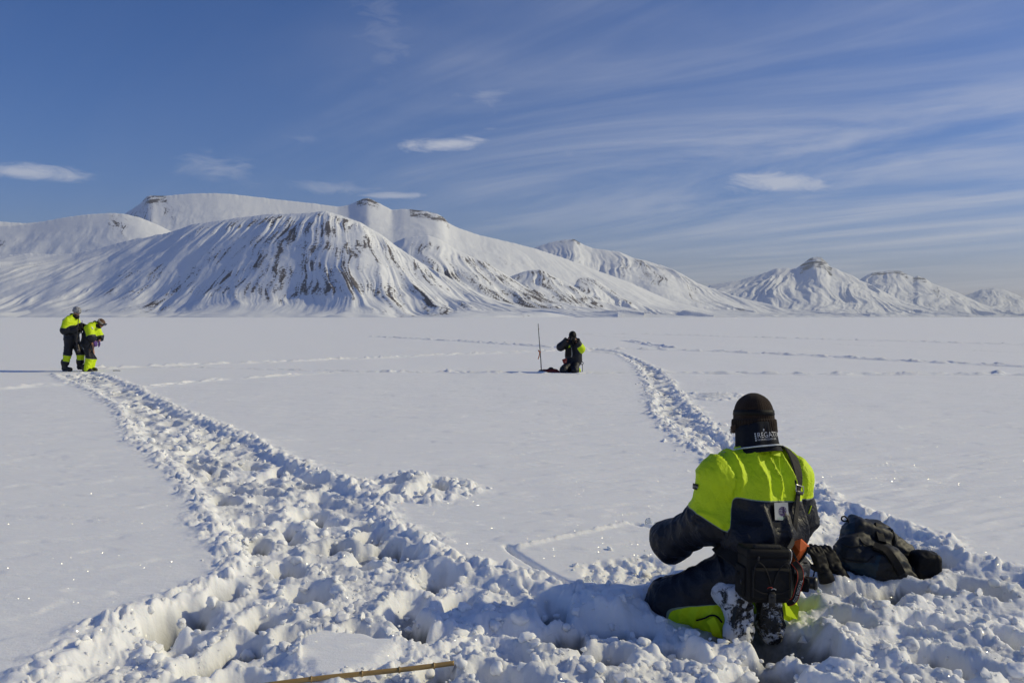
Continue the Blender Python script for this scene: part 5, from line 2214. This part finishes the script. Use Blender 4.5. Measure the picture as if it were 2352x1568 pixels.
def marker_pole():
    b, t = V(1244, 856, 23.0), V(1236.5, 743, 23.0)
    root = empty('marker_pole', tuple(b))
    tag(root, 'thin upright marker pole with orange ribbon beside the middle kneeling person', 'pole')
    b = b - [0, 0, .12]
    off = np.array(root.location)
    pts = [lin(b, t, k) + [0.006 * math.sin(k * 5), 0, 0] - off for k in np.linspace(0, 1, 12)]
    tube('pole_shaft', pts, .012, M_WOOD, root, 10, list(np.linspace(.014, .009, 12)))
    for k in (.2, .38, .56, .74, .9):
        p = lin(b, t, k) - off
        tube('pole_node', [p - [0, 0, .008], p + [0, 0, .008]], .0150, M_WOOD, root, 10)
    k = lin(b, t, .47) - off
    tube('ribbon_knot', [k - [0, 0, .02], k + [0, 0, .02]], .022, M_ORANGE, root, 10)
    ribbon('ribbon_tail', cr([k + [-.01, 0, .0], k + [-.035, -.01, .03], k + [-.05, -.01, .05]], 4), (0, -1, .1), .03, .003, M_ORANGE, root)
    ribbon('ribbon_tail', cr([k + [-.01, 0, .0], k + [-.02, -.01, -.08], k + [-.055, -.01, -.19]], 4), (0, -1, .1), .022, .003, M_ORANGE, root)


marker_pole()


def kit_bag():
    c = C0 + ptC(640, 1335, -.05)
    root = empty('kit_bag', (c[0], c[1], zat(c[0], c[1])))
    tag(root, 'flat red bag lying on the snow between the marker pole and the middle kneeling person', 'bag')
    P = [('c', (-.16, 0, .035), (.16, .02, .035), .055, .050), ('c', (-.05, .03, .05), (.10, .0, .05), .05, .045), ('c', (.12, -.02, .03), (.22, 0, .02), .04, .03)]
    v, q = surf(P, .04, .010)
    v = v + grad(v, P, .04) * (.012 * pn3(v * 16))[:, None]
    mesh_obj('bag_shell', v, q, M_RED, root)
    tube('zip', cr([(-.16, -.045, .06), (-.05, -.05, .085), (.06, -.045, .085), (.15, -.04, .06)], 6), .006, M_BLACK, root, 8)
    ribbon('handle', cr([(-.06, 0, .09), (-.02, 0, .125), (.04, 0, .125), (.08, 0, .09)], 6), (0, -1, .4), .025, .004, M_BLACK, root)
    c2 = C0 + ptC(455, 1325, -.02)
    r2 = empty('stuff_sack', (c2[0], c2[1], zat(c2[0], c2[1])))
    tag(r2, 'small dark grey sack lying at the foot of the marker pole', 'bag')
    P = [('c', (-.07, 0, .035), (.05, .0, .04), .040, .045), ('c', (.05, 0, .04), (.085, 0, .05), .03, .012)]
    v, q = surf(P, .03, .008)
    v = v + grad(v, P, .03) * (.008 * pn3(v * 25))[:, None]
    mesh_obj('sack_body', v, q, M_GREYN, r2)
    tube('drawcord', cr([(.07, 0, .05), (.10, -.02, .04), (.12, -.03, .015)], 5), .005, M_BLACK, r2, 8)
    c3 = C0 + ptC(665, 1262, .02)
    r3 = empty('goggles', tuple(c3))
    tag(r3, 'dark ski goggles lying on the red bag in the middle distance', 'goggles')
    rbox('lens', (.085, .03, .045), M_LENS, r3, Matrix.Translation((-.03, 0, .01)), .015, 2)
    rbox('frame', (.095, .02, .055), M_BPL, r3, Matrix.Translation((-.03, .018, .01)), .012, 2)
    ribbon('strap', cr([(.015, .02, .01), (.06, .02, .005), (.10, .02, -.005), (.13, .0, -.01)], 5), (0, -.3, 1), .04, .004, M_BLACK, r3)
    c4 = C0 + ptC(948, 1060, -.28)
    r4 = empty('hip_pouch', tuple(c4))
    tag(r4, 'small dull red pouch at the hip of the middle kneeling person', 'pouch')
    rbox('pouch_body', (.10, .05, .12), M_RED, r4, Matrix.Rotation(-.35, 4, 'Y'), .02, 3)
    rbox('flap', (.10, .02, .05), M_RED, r4, Matrix.Translation((.012, -.028, .035)) @ Matrix.Rotation(-.35, 4, 'Y'), .008, 2)
    rbox('clip', (.016, .010, .022), M_PALE, r4, Matrix.Translation((.03, -.035, -.02)), .003, 1)


kit_bag()


def shovel():
    c = C0 + ptC(1385, 1320, .05)
    z = zat(c[0], c[1])
    root = empty('snow_shovel', (c[0], c[1], z))
    tag(root, 'black snow shovel handle standing in the snow right of the middle kneeling person', 'shovel')
    top = (1375 - 1385) * KC
    hz = (1320 - 1135) * KC
    tube('shaft', [(0, 0, -.15), (-.003, 0, hz)], .009, M_GUN, root, 10)
    lp = [(-.045, 0, hz + .015), (-.035, 0, hz + .06), (.0, 0, hz + .065), (.020, 0, hz + .03), (.004, 0, hz - .005), (-.03, 0, hz - .005), (-.045, 0, hz + .015)]
    tube('grip', cr(lp, 4), .010, M_BPL, root, 10)
    bl = rbox('blade', (.20, .02, .22), M_GUN, root, Matrix.Translation((0, 0, -.24)), .008, 2)


shovel()


# ------------------------------------------------------------------ backpack lying at the right
def K3(cx, cy, Y):
    return V((3150 + cx / 3.336) / 1.7415, (2000 + cy / 3.336) / 1.7415, Y)


def backpack():
    base = K3(1150, 1080, 5.1)
    root = empty('backpack', tuple(base))
    tag(root, 'dark hiking backpack with teal panels lying on the trodden snow at right', 'backpack')
    off = np.array(root.location)

    def L(cx, cy, Y):
        return K3(cx, cy, Y) - off
    k = .05
    P = [('c', L(860, 640, 5.16), L(1330, 860, 5.10), .090, .100),
         ('c', L(1330, 870, 5.10), L(1560, 1030, 5.08), .100, .070),
         ('c', L(820, 760, 5.12), L(1120, 880, 5.08), .075, .080),
         ('b', L(1050, 500, 5.26), np.array([.115, .10, .095]), .03, np.array([[.92, 0, .39], [0, 1, 0], [-.39, 0, .92]])),
         ('c', L(900, 470, 5.26), L(1180, 450, 5.32), .070, .066),
         ('c', L(1180, 480, 5.30), L(1520, 740, 5.28), .075, .085),
         ('c', L(860, 420, 5.24), L(830, 340, 5.22), .045, .016)]
    v, q = surf(P, k, .0085)
    w = v + .03 * np.stack([pn3(v * 9), pn3(v * 9 + 7), pn3(v * 9 + 15)], -1)
    wr = 1 - 2 * np.abs(pn3(w * np.array([10, 10, 14])))
    v2 = v + grad(v, P, k) * (.009 * wr + .004 * pn3(v * 40))[:, None]
    # panels: charcoal top half, teal wedge, grey lower part
    m, t, b = mat_new('backpack_shell')
    tc = t.nodes.new('ShaderNodeTexCoord')
    a = attr(t, 'panel')
    n = noise_tex(t, tc.outputs['Object'], 25.0, 4.0, .6)
    dk = mixc(t, n, (0.0035, 0.0042, 0.0058), (0.010, 0.011, 0.014))
    c1 = mixc(t, sstep(t, a, .49, .51), dk, (0.004, 0.022, 0.038))
    c2 = mixc(t, sstep(t, a, 1.49, 1.51), c1, (0.0075, 0.0078, 0.0085))
    sn = sstep(t, noise_tex(t, tc.outputs['Object'], 70.0, 4.0, .7), .70, .75)
    t.links.new(mixc(t, sn, c2, (0.6, 0.62, 0.65)), b.inputs['Base Color'])
    b.inputs['Roughness'].default_value = .6
    bump(t, b, noise_tex(t, tc.outputs['Object'], 500.0, 2.0), .3, .001)
    wv = v + off
    pxv = CXV + wv[:, 0] / wv[:, 1] * FV
    pyv = HYV + (CAMH - wv[:, 2]) / wv[:, 1] * FV
    cx, cy = (pxv * 1.7415 - 3150) * 3.336, (pyv * 1.7415 - 2000) * 3.336
    s1 = cx - (1250 - (cy - 740) * .30)
    low = cy - (820 + .05 * (cx - 750))
    pan = np.where(low > 0, 1.0, 0.0)
    pan = np.where((cx > 1130) & (s1 > 0), 0.0, pan)
    pan = np.where((s1 > -60) & (cy > 740) & (cy < 1060) & (s1 < 0), 1.0, pan)
    pan = np.where((s1 > 0) & (cy > 700 + .35 * (cx - 1150)), 2.0, pan)
    pan = np.where((cy < 440) & (cx < 900), 1.0, pan)
    sh = mesh_obj('shell', v2, q, m, root, attrs={'panel': pan})
    # lid over the top with its folds
    PL = [('c', L(930, 400, 5.22), L(1180, 400, 5.30), .038, .046), ('c', L(1000, 470, 5.18), L(1250, 560, 5.20), .030, .036), ('c', L(1180, 400, 5.30), L(1330, 560, 5.22), .04, .035)]
    v, q = surf(PL, .04, .009)
    v = v + grad(v, PL, .04) * (.007 * (1 - 2 * np.abs(pn3(v * 16))))[:, None]
    mesh_obj('lid', v, q, M_BLACK, root)
    # bottle pocket at the right end
    PB = [('b', L(1835, 895, 5.12), np.array([.070, .075, .088]), .028), ('c', L(1760, 770, 5.12), L(1740, 960, 5.10), .045, .05), ('c', L(1860, 760, 5.10), L(1930, 770, 5.12), .034, .03)]
    v, q = surf(PB, .018, .008)
    v = v + grad(v, PB, .018) * (.006 * (1 - 2 * np.abs(pn3(v * 18 + 3))))[:, None]
    pk = mesh_obj('hip_belt_wing', v, q, M_BLACK, root)
    # shoulder straps along the top, padded
    Pn = lambda pts, offv=.012: onto(np.array(pts), P, k, offv)
    for pts in ([L(1340, 440, 5.2), L(1440, 520, 5.2), L(1540, 640, 5.16), L(1650, 740, 5.14)], [L(1150, 600, 5.06), L(1300, 690, 5.04), L(1420, 830, 5.0), L(1520, 980, 4.98)], [L(1170, 380, 5.2), L(1230, 480, 5.15), L(1260, 570, 5.1)]):
        q_, g_ = Pn(pts)
        C = cr(q_, 7)
        gi = np.stack([np.interp(np.linspace(0, 1, len(C)), np.linspace(0, 1, len(g_)), g_[:, i]) for i in range(3)], 1)
        ribbon('shoulder_strap', C, gi, .055, .012, M_BLACK, root)
    # piping cords and seams
    for pts in ([L(950, 420, 5.1), L(1050, 540, 5.05), L(1180, 590, 5.05), L(1300, 650, 5.03)], [L(1350, 680, 5.0), L(1430, 740, 5.0), L(1480, 850, 4.97), L(1550, 980, 4.97)], [L(660, 760, 5.05), L(850, 830, 5.0), L(1050, 820, 5.0), L(1160, 720, 5.0)],
                [L(700, 560, 5.1), L(850, 600, 5.05), L(1000, 580, 5.05)]):
        q_, g_ = Pn(pts, .006)
        tube('seam', cr(q_, 6), .0045, M_CHAR, sh, 8)
    # grab loop at the top, buckles, webbing ends
    lp = [L(815, 300, 5.22), L(800, 250, 5.22), L(765, 215, 5.22), L(728, 222, 5.22), L(722, 258, 5.22), L(755, 278, 5.22), L(800, 272, 5.22), L(812, 295, 5.22)]
    tube('haul_loop', cr(lp, 6), .0048, M_BLACK, root, 8)
    bk = rbox('buckle', (.020, .012, .046), M_BPL, root, Matrix.Translation(L(630, 650, 5.1)), .004, 1)
    rbox('buckle', (.030, .018, .022), M_BPL, root, Matrix.Translation(L(1040, 1085, 4.99)), .005, 1)
    rbox('strap_tab', (.028, .014, .030), M_BLACK, root, Matrix.Translation(L(1355, 410, 5.24)), .004, 1)
    ribbon('belt_end', cr([L(1600, 1180, 5.02), L(1680, 1230, 4.98), L(1690, 1290, 4.97), L(1740, 1375, 4.94)], 6), (0, -1, .3), .030, .004, M_BLACK, root)
    rbox('belt_buckle', (.045, .025, .045), M_BPL, root, Matrix.Translation(L(1690, 1215, 4.99)) @ Matrix.Rotation(.5, 4, 'Y'), .008, 2)
    ribbon('belt_end', cr([L(1830, 1110, 5.06), L(1920, 1130, 5.03), L(1990, 1200, 5.0), L(2060, 1240, 4.99)], 6), (0, -1, .5), .050, .006, M_BLACK, root)
    rbox('belt_buckle', (.055, .03, .035), M_BPL, root, Matrix.Translation(L(2020, 1215, 4.99)) @ Matrix.Rotation(.5, 4, 'Y'), .007, 2)
    ribbon('webbing', cr([L(1940, 1090, 5.1), L(1980, 1110, 5.08), L(2030, 1130, 5.06)], 5), (0, -1, .4), .025, .004, M_BLACK, root)


backpack()


def loose_gloves():
    c = K3(540, 930, 5.02)
    for i, (o, x, z, lab) in enumerate(((K3(470, 915, 4.98), (-.30, .10, .90), (.35, -.85, .2), 'black glove lying palm down against the left end of the backpack'),
                                        (K3(650, 905, 5.03), (-.45, .15, .85), (.3, -.8, .25), 'black glove half under the left corner of the backpack'))):
        root = empty('glove', tuple(o))
        tag(root, lab, 'glove', 'gloves beside the backpack')
        M = Matrix.Translation(-Vector(o)) @ frame_m(o, unit(x), z)
        P = glove_prims(M, .55, 1.0)
        v, q = surf(P, .008, .005)
        v = v + grad(v, P, .012) * (.003 * pn3(v * 40))[:, None]
        mesh_obj('glove_shell', v, q, M_BLACK, root)
        cf = tm(M, [(-.075, 0, 0), (-.03, 0, 0), (-.01, 0, 0)])
        tube('cuff', cf, .05, M_CHAR, root, 18, [.046, .042, .037])
        if i == 0:
            off = np.array(o)
            tube('drawcord', cr([K3(362, 940, 4.98) - off, K3(345, 1010, 4.96) - off, K3(318, 1070, 4.93) - off, K3(250, 1118, 4.92) - off], 6), .0042, M_BLACK, root, 8)
            rbox('cord_lock', (.016, .014, .020), M_BPL, root, Matrix.Translation(tuple(K3(316, 1082, 4.93) - off)), .005, 2)


loose_gloves()


# ------------------------------------------------------------------ small things in the snow
def bamboo():
    m, t, b = mat_new('bamboo')
    tc = t.nodes.new('ShaderNodeTexCoord')
    mp = t.nodes.new('ShaderNodeMapping')
    mp.inputs['Scale'].default_value = (6, 80, 80)
    t.links.new(tc.outputs['Object'], mp.inputs[0])
    n = noise_tex(t, mp.outputs[0], 1.0, 4.0, .6)
    c = mixc(t, n, (0.24, 0.145, 0.045), (0.42, 0.28, 0.10))
    k = sstep(t, noise_tex(t, tc.outputs['Object'], 16.0, 4.0), .60, .70, 0, .7)
    t.links.new(mixc(t, k, c, (0.16, 0.10, 0.04)), b.inputs['Base Color'])
    b.inputs['Roughness'].default_value = .35
    e = V(1043, 1522, 3.63)
    s = V(560, 1580, 3.46)
    root = empty('bamboo_cane', tuple(s))
    tag(root, 'yellow bamboo cane lying half buried in the foreground snow', 'cane')
    dv = e - s
    Ln = np.linalg.norm(dv)
    M = frame_m((0, 0, 0), dv, (0, 0, 1))
    rad, xs = [], []
    nodes = np.array([.06, .31, .55, .73, .90]) * Ln
    for x in np.linspace(0, Ln, 120):
        d = np.abs(nodes - x).min()
        rad.append(.0105 + .0022 * math.exp(-(d / .006) ** 2) - .0008 * math.exp(-(d / .02) ** 2))
        xs.append((x, .006 * math.sin(x * 3), .003 * math.sin(x * 7)))
    tube('cane_shaft', tm(M, xs), .01, m, root, 14, rad)
    for x in nodes:
        p = [(x - .003, .006 * math.sin(x * 3), .003 * math.sin(x * 7)), (x + .003, .006 * math.sin(x * 3), .003 * math.sin(x * 7))]
        tube('cane_node', tm(M, p), .0136, m, root, 14)


bamboo()


def ice_chunk():
    m, t, b = mat_new('clear_ice')
    b.inputs['Base Color'].default_value = (0.80, 0.84, 0.87, 1)
    tc = t.nodes.new('ShaderNodeTexCoord')
    t.links.new(mth(t, 'MULTIPLY_ADD', noise_tex(t, tc.outputs['Object'], 30.0, 3.0), .3, .1), b.inputs['Roughness'])
    b.inputs['Transmission Weight'].default_value = .6
    b.inputs['IOR'].default_value = 1.31
    for (px, py, Y, s, lab) in ((1490, 1205, None, .030, 'clear upright block of ice at the end of the scratched line behind the sleeve'), (1350, 1338, None, .020, 'small clear splinter of ice on the dug patch left of the near knee')):
        q = G(px, py)
        z = zat(q[0], q[1])
        root = empty('ice_block', (q[0], q[1], z))
        tag(root, lab, 'ice')
        P = [(-.8, -.4, -.6), (.9, -.4, -.6), (1.1, .4, -.6), (-.6, .4, -.6), (-1.0, -.3, .7), (.2, -.35, 1.5), (1.0, .35, 1.0), (-.5, .35, 1.2)]
        o = poly_mesh('ice_piece', np.array(P) * s, [(0, 3, 2, 1), (4, 5, 6, 7), (0, 1, 5, 4), (1, 2, 6, 5), (2, 3, 7, 6), (3, 0, 4, 7)], m, root)
        o2 = poly_mesh('ice_chip', np.array(P) * s * .45 + [s * 1.6, -.01, -.005], [(0, 3, 2, 1), (4, 5, 6, 7), (0, 1, 5, 4), (1, 2, 6, 5), (2, 3, 7, 6), (3, 0, 4, 7)], m, root)


ice_chunk()


# ------------------------------------------------------------------ air
def build_haze():
    m = bpy.data.materials.new('haze')
    m.use_nodes = True
    t = m.node_tree
    t.nodes.remove(t.nodes['Principled BSDF'])
    pv = t.nodes.new('ShaderNodeVolumePrincipled')
    pv.inputs['Color'].default_value = (0.84, 0.91, 1.0, 1)
    pv.inputs['Density'].default_value = 0.000030
    pv.inputs['Anisotropy'].default_value = 0.2
    t.links.new(pv.outputs[0], t.nodes['Material Output'].inputs['Volume'])
    x0, x1, y0, y1, z0, z1 = -24500, 24500, -24500, 24500, -260, 1500
    v = [(x0, y0, z0), (x1, y0, z0), (x1, y1, z0), (x0, y1, z0), (x0, y0, z1), (x1, y0, z1), (x1, y1, z1), (x0, y1, z1)]
    q = [(0, 3, 2, 1), (4, 5, 6, 7), (0, 1, 5, 4), (1, 2, 6, 5), (2, 3, 7, 6), (3, 0, 4, 7)]
    ob = mesh_obj('haze', v, q, m, smooth=False)
    tag(ob, 'thin pale air in front of the far mountains', 'haze', kind='stuff')


build_haze()
